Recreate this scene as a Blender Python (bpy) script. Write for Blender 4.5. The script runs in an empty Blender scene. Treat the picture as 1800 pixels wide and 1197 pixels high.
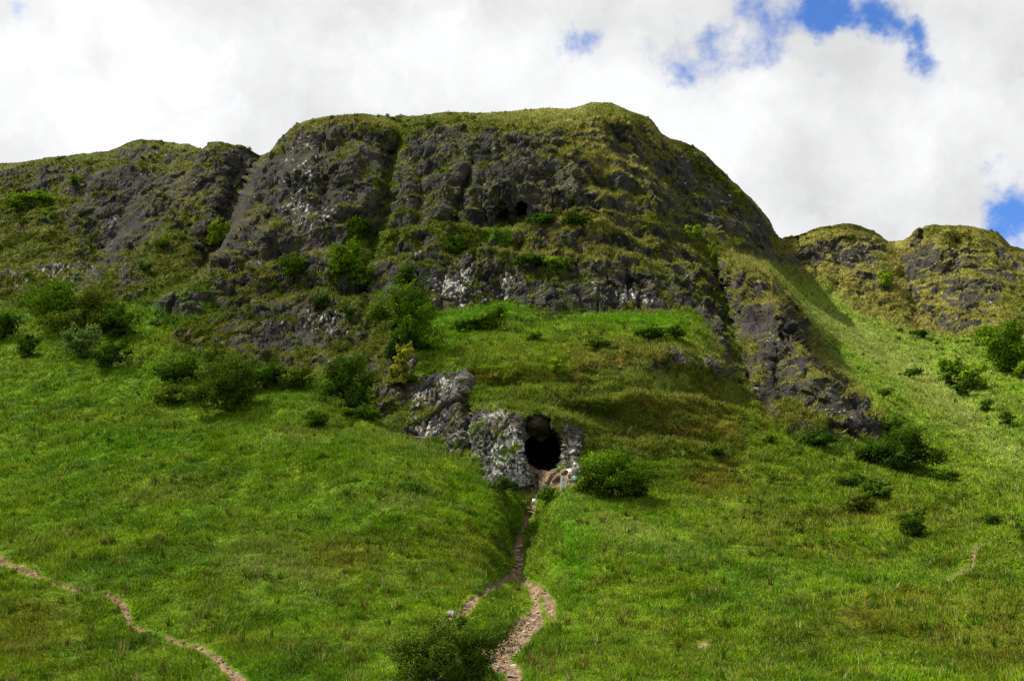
import bpy, bmesh, math, random
import numpy as np
from mathutils import Vector, Matrix
random.seed(7); RNG = np.random.default_rng(11)
S = bpy.context.scene; COL = S.collection
R = math.radians

# ------------------------------------------------------------------ camera
F, CU, CV, PITCH = 1500.0, 900.0, 598.5, R(16)
cd = bpy.data.cameras.new("camera"); cam = bpy.data.objects.new("camera", cd); COL.objects.link(cam)
cd.sensor_width = 36; cd.lens = 36*F/1800; cd.clip_end = 20000; cd.clip_start = 0.1
cam.rotation_euler = (R(90)+PITCH, 0, 0); S.camera = cam
CP, SP = math.cos(PITCH), math.sin(PITCH)

def ray(u, v):
    x = (np.asarray(u, float)-CU)/F; y = (CV-np.asarray(v, float))/F
    return x, CP - y*SP, SP + y*CP
def world(u, v, Y):
    rx, ry, rz = ray(u, v); k = Y/ry
    return np.stack([rx*k, ry*k, rz*k], -1)

# ------------------------------------------------------------------ noise
class Perlin:
    def __init__(s, seed):
        r = np.random.default_rng(seed); p = r.permutation(256).astype(np.int32); s.p = np.concatenate([p, p])
        g = r.normal(size=(256, 3)); s.g = (g/np.linalg.norm(g, axis=1)[:, None]).astype(np.float32)
    def __call__(s, P):
        P = np.asarray(P, np.float32); sh = P.shape[:-1]; P = P.reshape(-1, 3)
        I = np.floor(P).astype(np.int32); f = P - I; I &= 255
        w = f*f*f*(f*(f*6-15)+10); out = np.zeros(len(P), np.float32)
        for dx in (0, 1):
            for dy in (0, 1):
                for dz in (0, 1):
                    h = s.p[s.p[s.p[(I[:, 0]+dx) & 255]+((I[:, 1]+dy) & 255)]+((I[:, 2]+dz) & 255)]
                    g = s.g[h]
                    d = g[:, 0]*(f[:, 0]-dx)+g[:, 1]*(f[:, 1]-dy)+g[:, 2]*(f[:, 2]-dz)
                    out += d*np.where(dx, w[:, 0], 1-w[:, 0])*np.where(dy, w[:, 1], 1-w[:, 1])*np.where(dz, w[:, 2], 1-w[:, 2])
        return (out*1.6).reshape(sh)
def fbm(P, scale, octs=4, seed=1, sc=(1, 1, 1), ridged=False, gain=.5):
    out = 0; a = 1; tot = 0
    Q = P*np.array(sc)/scale
    for o in range(octs):
        n = Perlin(seed*17+o)(Q+o*7.3)
        if ridged: n = 1-2*np.abs(n)
        out = out + a*n; tot += a; a *= gain; Q = Q*2.03
    return out/tot
def worley(P, scale, stretch, seed):
    r = np.random.default_rng(seed); pm = np.concatenate([r.permutation(256)]*2).astype(np.int32); jit = r.random((256, 3)).astype(np.float32); val = r.random(256).astype(np.float32)
    Q = (np.asarray(P)*np.array(stretch)/scale).astype(np.float32); I = np.floor(Q).astype(np.int32); f = Q-I
    b1 = np.full(len(Q), 9e9, np.float32); b2 = b1.copy(); v = np.zeros(len(Q), np.float32)
    for dx in (-1, 0, 1):
        for dy in (-1, 0, 1):
            for dz in (-1, 0, 1):
                h = pm[pm[pm[(I[:, 0]+dx) & 255]+((I[:, 1]+dy) & 255)]+((I[:, 2]+dz) & 255)]
                d = ((jit[h]+np.array([dx, dy, dz], np.float32)-f)**2).sum(1)
                c = d < b1; b2 = np.where(c, b1, np.minimum(b2, d)); v = np.where(c, val[h], v); b1 = np.where(c, d, b1)
    return v, np.sqrt(b2)-np.sqrt(b1)
def sstep(a, b, x):
    t = np.clip((x-a)/(b-a), 0, 1); return t*t*(3-2*t)

# ------------------------------------------------------------------ the relief: feature lines (picture u, v, distance) joined by a smooth sheet
SKY = [(-900,345,260),(-300,335,252),(0,290,236),(45,286,234),(100,276,232),(160,272,230),(195,267,228),(225,252,225),(250,245,222),(300,249,220),(345,258,215),(358,261,212),(368,251,204),(385,250,204),(420,258,204),(450,270,206),(464,275,206),
       (474,268,192),(490,245,186),(510,226,179),(535,213,175),(575,204,172),(640,200,170),(690,206,171),(740,203,172),(780,197,173),(850,199,176),(900,195,178),(960,190,180),(1005,191,179),(1040,180,176),(1075,181,174),(1105,194,173),(1140,206,174),(1165,238,176),(1195,250,180),(1235,268,184),(1280,315,188),(1320,352,192),(1350,388,196),(1367,417,201),
       (1373,420,234),(1405,414,236),(1440,402,234),(1480,395,232),(1505,396,231),(1530,407,232),(1560,426,237),(1590,425,236),(1612,403,222),(1640,396,219),(1690,397,217),(1735,404,216),(1752,408,215),(1775,434,216),(1800,440,222),(1950,452,228),(2300,480,240),(2800,500,250)]
L = [SKY,
 [(462,280,206),(442,322,202),(417,372,193),(390,430,180),(347,490,164),(260,530,149)],
 [(480,262,184),(456,312,174),(430,368,163),(402,428,153),(368,482,144),(300,532,138)],
 [(370,262,204),(335,330,192),(292,400,180),(235,470,166),(180,512,157)],
 [(395,300,198),(370,380,184),(330,450,168)],
 [(255,300,211),(215,390,198),(185,440,186),(130,505,166)],
 [(190,300,212),(130,400,192),(60,480,172)],
 [(-900,410,215),(0,400,203)],[(-900,510,175),(0,500,164)],
 [(-900,590,150),(0,560,147),(80,575,140),(200,578,135),(300,600,129),(420,622,121),(520,642,115.5),(600,652,112),(655,662,109)],
 [(-900,790,112),(0,700,112),(300,720,101),(540,716,97),(640,745,93),(700,775,90),(780,815,87.5),(830,840,86.5),(870,868,85.5)],
 [(655,715,104),(672,745,100.5),(720,765,97.5),(790,798,93.5),(835,828,91.5),(868,855,90),(930,868,88.2)],
 [(-900,900,84),(0,850,84),(400,850,80),(700,876,79),(880,905,80)],
 [(-900,1020,64),(0,1000,62),(400,1000,61),(700,1020,62),(860,985,68)],
 [(-900,1197,52),(0,1197,47),(400,1197,45),(700,1197,43.5),(870,1197,45),(1000,1197,43),(1200,1197,42.5),(1800,1197,41),(2800,1197,40)],
 [(-900,1400,33),(2800,1400,30)],[(-900,1700,20),(2800,1700,19)],
 [(935,885,86.5),(925,930,79.5),(905,970,73),(930,1030,65),(950,1080,58.5),(900,1140,51.5),(880,1190,46.2)],
 [(985,888,84),(1002,960,71.8),(1007,1040,61.8),(990,1120,52.5)],
 [(1200,900,83.5),(1400,900,82),(1600,900,82),(1740,900,82),(1900,900,84),(2800,900,90)],
 [(1120,1000,66.5),(1300,1000,65),(1500,1000,64),(1640,1000,62.5)],
 [(1200,1100,52.5),(1500,1100,51.5),(1800,1100,49.5),(2800,1100,50)],
 [(1690,1000,62),(1720,960,66),(1800,930,70)],
 [(1060,872,88.5),(1150,862,90),(1280,858,91),(1400,850,92),(1600,852,92),(1750,850,91)],
 [(835,842,90.6),(870,858,89.6),(930,862,89),(1010,852,90)],
 [(836,770,91.8),(900,735,92.8),(970,728,93.6),(1010,765,93.2)],
 [(1020,800,93.2),(1150,795,94.8),(1300,800,97),(1360,775,100.5),(1420,795,99.5),(1490,800,101)],
 [(680,705,102.2),(760,700,100.4),(820,706,99),(850,700,97.4),(950,700,97),(1100,702,98.4),(1250,702,103),(1330,742,103.5)],
 [(700,668,104.5),(830,672,101.8),(980,662,103),(1070,648,105.4),(1200,652,108),(1275,665,111)],
 [(706,630,106.4),(830,646,103.4),(980,638,104.6),(1070,624,107),(1200,626,109.6),(1275,648,112)],
 [(702,612,108),(790,561,121),(850,550,123.6),(905,548,124),(960,572,120),(1000,567,121.4),(1100,557,122.6),(1190,557,122.6),(1238,585,121),(1268,625,118.4),(1290,690,111)],
 [(698,600,121),(786,546,131.6),(900,532,132.6),(960,560,131),(1100,550,131.6),(1194,549,132),(1250,575,130),(1288,640,124),(1312,700,115)],
 [(470,410,144),(560,405,144),(648,415,146.4),(740,402,142.6),(850,396,141.4),(905,392,141.4),(1000,388,141),(1080,400,141.6),(1120,430,142)],
 [(515,305,154),(600,295,153),(688,290,158),(760,290,152.6),(850,300,150),(950,300,149.6),(1040,300,150.6),(1085,310,153)],
 [(545,238,162),(640,230,159.6),(760,228,160),(900,226,161),(1040,216,162),(1095,226,163)],
 [(410,520,137),(560,500,134.6),(640,520,136),(740,490,134.6),(850,470,135.6),(950,470,135.4),(1080,465,136),(1150,480,138.5)],
 [(420,580,126.5),(560,590,122.5),(640,600,121),(690,580,124)],
 [(1092,222,168),(1112,300,158.6),(1142,380,150),(1172,460,143),(1220,535,136),(1270,602,127)],
 [(1180,300,172),(1230,380,167),(1262,440,160)],
 [(1300,440,170),(1350,460,183),(1385,480,192),(1425,525,188),(1480,572,178)],
 [(1367,424,203),(1400,478,200),(1450,540,188),(1500,588,174)],
 [(1378,432,231),(1412,476,222),(1462,536,206),(1515,588,183)],
 [(1420,490,221),(1500,530,211),(1560,560,200),(1640,580,195),(1720,590,185),(1800,600,175),(2800,660,165)],
 [(1450,440,228),(1500,450,222),(1540,480,217)],[(1590,460,226),(1580,500,216)],[(1650,440,214),(1700,470,207),(1780,480,207)],
 [(1455,610,158),(1490,655,141),(1545,722,121)],
 [(1560,622,172),(1680,700,142),(1800,772,118),(2300,900,100)],
 [(1600,762,117),(1700,800,110),(1800,840,100)],
 [(1270,459,149),(1300,461,143),(1332,484,137),(1362,530,130),(1392,580,124),(1422,640,117),(1462,700,110),(1518,758,105)],
 [(1262,480,151),(1280,560,139),(1300,640,125),(1328,702,114.6),(1372,752,106.5)],
 [(1342,470,149),(1392,545,141),(1432,612,134),(1492,672,126),(1542,712,117),(1562,762,109)],
 [(1340,560,134),(1365,640,121),(1400,720,109.5)],
]
def relief():
    u0, u1, v0, v1 = -960, 2880, 120, 1740
    pts = []
    for line in L:
        a = np.array(line, float)
        for p, q in zip(a[:-1], a[1:]):
            n = max(2, int(np.hypot(*(q-p)[:2])/2)); t = np.linspace(0, 1, n)[:, None]; pts.append(p+(q-p)*t)
    pts = np.concatenate(pts); val = np.log(pts[:, 2]); X = None
    for st in (96, 48, 24, 12, 6):
        w, h = (u1-u0)//st+1, (v1-v0)//st+1
        iu = np.clip(((pts[:, 0]-u0)/st+.5).astype(int), 0, w-1); iv = np.clip(((pts[:, 1]-v0)/st+.5).astype(int), 0, h-1)
        k = iv*w+iu; c = np.bincount(k, minlength=w*h).reshape(h, w); s = np.bincount(k, val, minlength=w*h).reshape(h, w)
        fix = c > 0; fv = np.where(fix, s/np.maximum(c, 1), 0)
        if X is None: X = np.full((h, w), val.mean())
        else:
            yy = np.minimum(np.arange(h)/2, X.shape[0]-1); xx = np.minimum(np.arange(w)/2, X.shape[1]-1)
            a, b = np.floor(yy).astype(int), np.floor(xx).astype(int); a1 = np.minimum(a+1, X.shape[0]-1); b1 = np.minimum(b+1, X.shape[1]-1)
            fa, fb = (yy-a)[:, None], (xx-b)[None]
            X = (X[a][:, b]*(1-fa)+X[a1][:, b]*fa)*(1-fb)+(X[a][:, b1]*(1-fa)+X[a1][:, b1]*fa)*fb
        X[fix] = fv[fix]
        for _ in range(260):
            Q = np.pad(X, 1, mode='edge'); X = (Q[:-2, 1:-1]+Q[2:, 1:-1]+Q[1:-1, :-2]+Q[1:-1, 2:])/4; X[fix] = fv[fix]
    for _ in range(2):
        Q = np.pad(X, 1, mode='edge'); X = .5*X+.125*(Q[:-2, 1:-1]+Q[2:, 1:-1]+Q[1:-1, :-2]+Q[1:-1, 2:])
    def sample(u, v):
        x = np.clip((u-u0)/6, 0, X.shape[1]-1.001); y = np.clip((v-v0)/6, 0, X.shape[0]-1.001)
        a, b = y.astype(int), x.astype(int); fa, fb = y-a, x-b
        return np.exp((X[a, b]*(1-fa)+X[a+1, b]*fa)*(1-fb)+(X[a, b+1]*(1-fa)+X[a+1, b+1]*fa)*fb)
    return sample
depth = relief()

# ------------------------------------------------------------------ soft masks for where rock, lichen, soil and the kinds of grass lie, with light and shade painted into some
def sdf(u, v, poly):
    p = np.array(poly, float); ins = np.zeros(u.shape, bool); d = np.full(u.shape, 1e9)
    for (x0, y0), (x1, y1) in zip(p, np.roll(p, -1, 0)):
        if y0 != y1:
            c = ((y0 > v) != (y1 > v)) & (u < (x1-x0)*(v-y0)/(y1-y0)+x0); ins ^= c
        ex, ey = x1-x0, y1-y0; t = np.clip(((u-x0)*ex+(v-y0)*ey)/(ex*ex+ey*ey+1e-9), 0, 1)
        d = np.minimum(d, (u-x0-t*ex)**2+(v-y0-t*ey)**2)
    d = np.sqrt(d); return np.where(ins, d, -d)
def linedist(u, v, line):
    p = np.array(line, float); d = np.full(u.shape, 1e9); wd = np.zeros(u.shape)
    for a, b in zip(p[:-1], p[1:]):
        ex, ey = b[0]-a[0], b[1]-a[1]; t = np.clip(((u-a[0])*ex+(v-a[1])*ey)/(ex*ex+ey*ey+1e-9), 0, 1)
        q = np.hypot(u-a[0]-t*ex, v-a[1]-t*ey); wd = np.where(q < d, a[2]+t*(b[2]-a[2]), wd); d = np.minimum(d, q)
    return d - wd
def blobs(u, v, lst):
    o = np.zeros(u.shape)
    for cu, cv, ru, rv, ang, amp in lst:
        c, s = math.cos(R(ang)), math.sin(R(ang)); du, dv = u-cu, v-cv
        o += amp*np.exp(-(((du*c+dv*s)/ru)**2+((-du*s+dv*c)/rv)**2))
    return o

CRAG = [(-2000,200),(-900,200),(-900,520),(0,548),(60,548),(140,520),(250,540),(330,560),(300,600),(360,640),(430,640),(520,652),(600,655),(650,680),(668,745),(700,700),(700,640),(704,598),(790,548),(900,534),(960,560),(1100,552),(1192,552),(1226,567),(1254,597),(1270,635),(1292,682),(1334,738),(1380,766),
        (1540,775),(1565,750),(1500,670),(1440,600),(1405,535),(1345,462),(1380,470),(1400,500),(1430,490),(1500,545),(1570,575),(1640,590),(1720,590),(1800,600),(2800,650),(2800,200)]
CAVE = [(919,738),(934,729),(949,727),(971,736),(972,752),(979,766),(983,785),(982,807),(976,818),(966,823),(949,822),(930,812),(924,795),(922,778),(919,757)]
PATH_C = [(938,872,3),(936,890,4),(930,905,3),(914,945,1.5),(910,966,5),(913,985,9),(908,1000,7),(899,1009,3),(925,1022,1),(938,1032,5),(940,1050,4),(946,1072,5),(942,1090,11),(925,1105,17),(908,1125,18),(890,1140,17),(868,1155,12),(880,1168,17),(900,1180,11),(905,1215,14)]
PATH_L = [(899,1009,2),(868,1031,2),(838,1052,2),(820,1072,6),(800,1090,3),(775,1105,5),(745,1140,2),(720,1200,2)]
PATH_R = [(938,1032,4),(955,1040,5),(962,1055,6),(970,1072,6),(973,1085,4)]
PATH_B = [(905,1125,12),(870,1135,9),(848,1142,6)]
PATH_W = [(-900,700,6),(-200,900,6),(-30,970,6),(5,990,7),(25,998,5),(50,1006,4),(62,1007,5),(80,1015,2),(100,1022,2.6),(125,1028,2.6),(150,1034,1),(175,1040,3),(200,1052,7),(218,1066,8),(226,1088,6),(250,1106,4),(280,1120,2.5),(310,1131,1.5),(345,1136,4),(370,1150,5),(395,1168,7),(425,1190,11),(440,1210,12),(480,1290,12)]
PATH_E = [(1222,1133,-1),(1238,1132,2),(1252,1128,-1)]
PATH_F = [(1655,1019,-1.2),(1690,1007,-.4),(1706,996,.6),(1712,976,1.0),(1724,962,-.4),(1745,952,-1.4)]
ROCKY = [(230,350,75,85,15,.5),(60,310,90,22,0,.45),(90,340,60,16,0,.2),(40,440,60,20,0,.25),(250,270,120,20,0,.3),(420,285,40,30,0,.35),(120,400,90,40,0,.25),(500,400,110,90,-20,.25),(480,570,170,60,10,.3),(600,250,90,30,0,.15),(195,420,50,50,0,.4),(395,330,45,90,20,.4),(385,430,40,70,30,.35),(110,490,90,35,-10,.25),(210,490,60,30,0,.2),(525,300,45,60,0,.45),(600,330,70,55,0,.35),(560,390,60,60,0,.35),(470,400,50,70,-30,.25),(650,330,40,80,0,.25),
 (860,330,75,60,0,.5),(955,300,60,50,0,.35),(890,385,30,20,0,.45),(780,310,50,60,0,.3),(830,490,110,45,-15,.5),(930,520,120,35,0,.45),(1110,500,90,60,0,.45),(1010,330,60,40,0,.15),(580,560,90,50,0,.45),(470,580,80,40,0,.42),(380,520,60,30,-20,.3),(330,470,30,30,0,.2),(300,560,60,24,0,.25),(490,520,60,30,0,.2),(720,510,50,40,0,.35),
 (1160,300,40,90,-35,.22),(1290,370,50,110,-35,.25),(1210,560,50,60,0,.4),(1260,600,20,70,-18,.5),(1330,690,15,50,-30,.55),
 (1365,640,55,80,-20,.46),(1490,720,60,40,35,.3),(1395,590,26,50,-18,.35),(1480,740,80,34,20,.4),(1320,560,18,40,0,.3),(1430,680,40,40,30,.3),(1345,600,26,45,-10,.6),(1385,570,20,50,-18,.55),(1390,690,40,45,0,.35),(1470,730,70,25,30,.5),(1300,480,16,20,0,.3),
 (1450,440,60,35,5,.5),(1395,450,22,25,0,.5),(1530,470,40,40,0,.25),(1610,450,25,60,0,.4),(1670,500,60,50,0,.45),(1760,510,50,45,0,.35),(1720,570,60,20,0,.4),(1590,580,30,15,0,.2),
 (700,430,40,60,0,-.1)]
GREEN = [(700,250,22,60,5,.45),(740,220,200,18,0,.4),(1000,205,120,28,0,.45),(1060,290,70,40,10,.4),(640,450,50,90,0,.45),(700,400,40,60,20,.35),(820,420,70,35,0,.35),(960,400,110,28,0,.5),(960,450,110,28,0,.4),(530,470,80,40,0,.25),(640,560,40,70,0,.35),(380,540,130,60,-15,.35),(330,470,60,25,-40,.3),(290,430,50,22,-50,.3),(60,370,90,60,0,.5),(60,440,100,30,0,.3),(250,280,120,18,5,.35),(1130,430,70,30,0,.3),(1240,470,60,50,30,.3),(1400,520,50,70,-35,.55),(1180,340,26,50,-30,.2),(1285,590,11,110,-14,.6),(1340,710,14,50,-25,.5),(1310,480,20,35,0,.25),(1325,510,18,40,-15,.3),(1400,640,40,20,10,.12),(1480,600,60,40,30,.3),(1490,410,120,15,0,.5),(1700,410,120,18,0,.5),(1575,470,16,60,-12,.6),(1470,505,60,30,10,.4),(1580,540,60,30,0,.4),(1700,450,50,30,0,.3),(1790,560,60,60,0,.3)]
# bare rock showing through the grass below the crag
BARE = [(1180,622,60,9,5,.6),(1255,655,30,16,25,.75),(1000,655,60,7,-5,.6),(760,668,50,9,0,.6),(1320,690,14,40,-30,.5),(950,790,72,62,0,1.15),(880,800,44,46,0,1.1),(755,730,75,60,0,.72),(700,650,40,24,-30,.6),(815,720,30,60,0,.6),(1130,640,70,12,0,.5),(868,735,30,9,-4,.95),(1000,785,22,30,0,.9),(960,842,36,22,0,1.0),(900,845,50,16,10,.8),(790,690,30,24,0,.9),(735,700,26,20,0,.75),(745,755,30,14,15,.75),(800,780,30,22,20,.55),(818,715,10,50,0,.6),(720,645,24,12,-35,.85),(690,660,14,24,0,.7),(780,665,30,12,0,.5),(880,668,28,9,0,.6),
 (1060,635,22,6,-15,.9),(1130,600,22,9,0,.75),(1240,650,34,18,20,.6),(1180,640,28,9,0,.5),(1115,795,10,14,0,.7),(1185,800,8,14,0,.6),(1258,850,18,8,0,.6),(1010,820,14,12,0,.9),(1720,640,12,6,0,.3)]
LICHEN = [(980,510,220,34,0,.25),(600,560,140,60,0,.3),(560,360,100,90,0,.25),(120,480,140,40,0,.35),(880,800,40,42,0,1.25),(868,735,30,8,-4,1.3),(1002,785,20,26,0,1.05),(900,845,55,14,10,.9),(790,685,24,18,0,1.0),(745,755,26,16,15,.9),(722,645,16,9,-35,1.3),(735,700,22,18,0,.6),(800,780,24,18,20,.5),(1010,820,18,14,0,1.1),
 (820,480,34,46,10,.62),(900,492,24,18,0,.62),(860,520,60,30,0,.65),(780,510,30,30,0,.7),(720,510,24,24,0,.7),(1110,520,45,22,0,.75),(1010,530,80,25,0,.4),(575,570,50,40,0,.55),(470,570,30,24,0,.6),(545,280,45,40,-20,.6),(560,400,70,30,0,.5),(520,350,40,40,0,.45),(205,400,32,26,0,.65),(260,360,12,40,10,.5),(105,485,50,28,0,.7),(30,505,30,20,0,.5),(240,490,40,16,-15,.5),(850,330,70,40,0,.3),(880,390,12,14,0,.6),(1060,635,20,5,-15,1.2),(1130,602,20,7,0,1.2),(1115,795,8,12,0,1.1),(1185,800,6,12,0,1.1),(1470,735,50,18,30,.6),(1380,560,24,30,0,.15),(880,670,26,6,0,.6),
 (1670,520,50,30,0,.35),(1420,430,60,30,0,.2)]
TAN = [(965,838,22,14,0,1.1),(985,850,20,10,0,1.0),(952,822,22,5,0,.8),(1000,835,14,12,0,.8),(930,862,20,8,10,.6),(945,745,18,10,0,.4),(988,764,14,10,40,.65)]
DRY_SUN = [(1570,635,150,20,35,1.25),(1470,575,60,14,30,.9),(1640,640,190,70,33,.42),(1750,790,120,30,33,.45),(1050,230,110,24,8,.75),(1080,290,70,40,25,.7),(1160,250,30,40,30,.6),(960,190,70,9,0,.7),(1000,340,110,70,0,.45),(1060,430,130,50,0,.4),(950,430,90,40,0,.4),(1330,520,40,70,-25,.75),(1400,640,80,60,20,.65),(1480,720,80,40,25,.6),(1500,440,120,50,0,.75),(1700,450,130,50,0,.75),(1500,500,100,40,15,.7),(1700,560,120,40,5,.55),(1620,520,60,40,0,.6),  # dry grass, plus sunlight painted on the right slope and summit rim
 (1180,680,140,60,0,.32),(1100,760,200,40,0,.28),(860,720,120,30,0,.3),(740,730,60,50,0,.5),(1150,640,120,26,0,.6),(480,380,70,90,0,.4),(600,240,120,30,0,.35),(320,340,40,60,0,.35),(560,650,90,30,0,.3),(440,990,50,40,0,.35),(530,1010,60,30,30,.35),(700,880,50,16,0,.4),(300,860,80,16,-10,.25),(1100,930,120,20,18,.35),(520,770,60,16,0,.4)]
OLIVE_DIM = [(1110,610,170,20,0,.75),(900,622,90,18,0,.6),(1100,730,190,70,0,.75),(900,690,120,50,0,.5),(1250,760,90,90,0,.6),(1230,650,60,40,20,.6),(1450,880,200,60,10,.6),(1650,900,160,60,0,.4),(1500,1110,260,50,-12,.5),(1760,1100,120,120,0,.6),(60,1120,120,80,0,.55),(180,740,140,24,0,.3),(600,970,160,40,10,.3),(330,600,140,40,0,.4),(90,960,120,30,0,.3),(1130,1150,160,40,0,.3),(420,1120,120,30,20,.2)]  # olive growth, with shade painted into the lower corners and steep mound front
BROWN = [(1100,700,140,14,0,.5),(960,668,110,9,0,.6),(1180,760,120,16,0,.5),(1240,850,70,22,0,.5),(1450,900,200,40,8,.3),(700,960,160,50,0,.22),(830,960,60,50,0,.25),(250,960,120,20,0,.25),(1150,1090,120,20,-15,.25),(1620,1120,160,40,0,.3),(1130,630,110,16,0,.8),(1050,640,60,12,-10,.7),(760,735,60,40,0,.75),(850,660,60,10,0,.6),(500,230,60,20,-30,.35),(620,220,80,20,0,.35),(540,765,40,12,0,.5),(60,1090,60,30,0,.5),(30,1140,50,22,0,.6),(380,1020,90,40,0,.1),(1450,980,140,26,10,.55),(1330,930,80,20,0,.35),(1250,720,70,30,0,.4),(1280,760,50,20,0,.35),(1260,830,50,20,0,.6),(1560,1070,110,26,-10,.45),(1740,1150,80,40,0,.35),(350,590,80,20,0,.4),(450,510,60,30,0,.35),(960,390,90,16,0,.4),(960,960,50,20,0,.15),(1690,830,80,30,0,.2),(260,880,70,14,0,.4),(180,740,60,18,0,.35),(600,980,80,40,0,.25)]
LUSH_LIT = [(1120,560,110,8,0,.8),(830,548,60,8,-8,.8),(770,585,50,22,-30,.5),(720,620,40,16,-20,.6),(960,705,120,9,0,.4),(560,790,160,30,14,.4),(1015,985,22,90,0,.5),(300,670,200,40,0,.5),(220,770,90,24,0,.9),(120,820,120,60,0,.35),(450,890,120,8,-6,.8),(150,920,120,8,0,.6),(1000,980,26,110,0,.7),(800,600,60,10,-25,.6),(850,550,110,12,-8,.8),(1080,560,110,9,0,.7),(1000,480,50,12,0,.5),(880,410,40,14,0,.9),(330,545,60,30,-20,.7),(250,560,60,30,0,.5),(900,930,60,30,0,.3),(620,900,120,30,0,.4),(1420,870,60,30,0,.5),(1500,1010,160,16,8,.7),(1600,900,120,50,0,.15),(650,420,50,60,0,.3),(700,280,20,50,0,.4),(400,340,10,50,30,.4),(1290,600,10,110,-14,.8),(470,310,12,50,25,.5)]  # lush grass; skylit shelf lip and sunlit right bank painted in too

# ------------------------------------------------------------------ terrain grid
cols = np.concatenate([np.linspace(-900, -60, 90, endpoint=False), np.linspace(-60, 1860, 1030), np.linspace(1860, 2800, 101)[1:]])
NB, NK, NN = 640, 34, 44
sk = np.array(SKY, float)
skv = np.interp(cols, sk[:, 0], sk[:, 1])
rowsA = np.linspace(1700, 1245, NN, endpoint=False)
tB = np.linspace(0, 1, NB)
V = np.concatenate([np.repeat(rowsA[:, None], len(cols), 1), 1245+(skv[None]-1245)*tB[:, None]], 0)
U = np.repeat(cols[None], len(V), 0)
Yd = depth(U, V)
# the caves: hollows running back into the rock
warp = fbm(np.stack([U/9, V/9, U*0], -1), 1.0, 3, 61)
cs = sdf(U, V, CAVE) + warp*2.5
deep = 2.2+2.5*sstep(742, 770, V)+14*sstep(768+6*np.sin(U/6), 782+6*np.sin(U/6), V)
Yd += sstep(-4.5, -.5, cs)*deep
Yd += 4.5*np.exp(-((U-890)/22)**2-((V-384)/13)**2) + 9*sstep(1.25, .8, np.hypot((U-916)/10, (V-371)/14))
# ledges (the ground steps back above the line) and grooves (running down the face)
LEDGE = [([(680,420),(760,402),(840,398),(900,402),(980,386),(1060,392),(1140,436)],3.0,45),([(660,475),(800,448),(900,440),(1000,452),(1080,442),(1160,462)],2.2,40),([(530,285),(620,262),(690,280)],2.2,40),
 ([(860,300),(930,276),(1000,300),(1070,350)],1.8,30),([(975,332),(1060,338),(1125,366)],2.0,30),([(990,252),(1060,270),(1115,305)],2.4,30),([(450,408),(520,384),(570,396)],2.0,35),([(410,492),(480,465),(570,446),(640,452)],2.4,40),([(360,560),(470,535),(560,512),(640,530)],2.4,36),
 ([(100,335),(200,302),(330,292)],2.6,30),([(-60,425),(90,412),(175,445)],3.0,35),([(-60,475),(90,462),(195,474)],2.6,30),([(-60,360),(60,345),(140,352)],2.0,30),([(835,722),(900,716),(970,722),(1060,742),(1160,775)],1.3,30),([(1060,770),(1180,775),(1280,790)],1.0,25),([(860,612),(960,600),(1060,598),(1160,602)],1.2,25),([(840,745),(905,728),(1000,733),(1100,760)],1.0,20),([(1020,700),(1120,690),(1230,700),(1310,725)],1.5,25),([(860,690),(960,682),(1060,676)],1.2,20),([(1120,820),(1220,815),(1310,830)],1.5,25),
 ([(1295,590),(1350,600),(1410,612)],1.2,26),([(1350,722),(1420,715),(1490,738)],1.4,26),([(1380,470),(1450,482),(1540,470)],2.5,30),([(1600,505),(1700,490),(1800,512)],2.5,30),([(1490,430),(1530,440),(1560,470)],2,25),
 ([(-200,930),(150,920),(300,906),(450,893),(580,878)],.9,40),([(1100,930),(1300,985),(1450,1010),(1620,1000)],.7,40),([(100,760),(300,745),(420,760)],.7,40),([(1080,1060),(1250,1110)],.6,40),([(1225,1132),(1330,1102),(1450,1066),(1560,1040),(1700,1006)],.9,14),([(0,1100),(200,1120)],.5,40),([(950,905),(1060,925),(1200,965)],.6,40)]
GROOVE = [([(702,215),(696,260),(688,310),(668,390),(652,470),(645,560),(650,640)],16,4.0),([(832,285),(815,340),(800,385)],9,2.6),([(722,260),(742,320),(735,395)],10,1.6),([(575,240),(565,330),(578,405)],12,1.8),([(500,300),(480,380),(430,470)],12,1.6),
 ([(1262,455),(1275,540),(1295,610),(1320,680),(1368,748)],9,3.2),([(832,668),(822,720),(826,792)],9,2.4),([(1572,428),(1588,480),(1612,545)],12,4.5),([(1400,420),(1412,460),(1432,480)],8,3.0),([(1120,230),(1180,330),(1240,450),(1290,560)],13,2.6),([(1200,270),(1270,370),(1330,465)],12,2.2),([(1160,400),(1200,480),(1250,560)],10,1.6),
 ([(330,295),(270,400),(212,485)],15,3.5),([(357,262),(328,325)],8,2.5),([(150,330),(108,425)],15,3.0),([(415,300),(395,390),(358,465)],9,3.0),([(60,300),(30,400)],16,2.5),([(850,290),(905,340)],30,-1.8),([(1385,560),(1370,610),(1360,660)],8,1.6),([(1420,660),(1400,720)],9,1.4),
 ([(920,910),(905,975),(915,1010)],16,1.2),([(1010,480),(1020,540)],9,1.2),([(1100,470),(1105,540)],9,1.2),([(780,470),(775,540)],8,1.2),([(560,540),(565,590)],8,1.2),([(1470,430),(1480,500)],10,1.6),([(1680,430),(1690,520)],12,2.0)]
Yd += blobs(U, V, [(720,895,190,90,10,-5.0),(1130,960,150,75,12,-4.0),(925,930,44,85,0,7.5),(915,1010,42,75,0,5.0),(1060,960,60,80,0,-2.0),(1060,640,185,70,0,-4.2),(1185,620,70,50,0,-2.2),(860,640,60,50,0,-1.5),(300,820,200,60,0,-2.5),(560,800,120,40,20,-2.0),(1500,960,160,40,15,2.5),(1420,1080,160,40,0,-2.0),(200,1080,160,50,10,1.5)])
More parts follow.
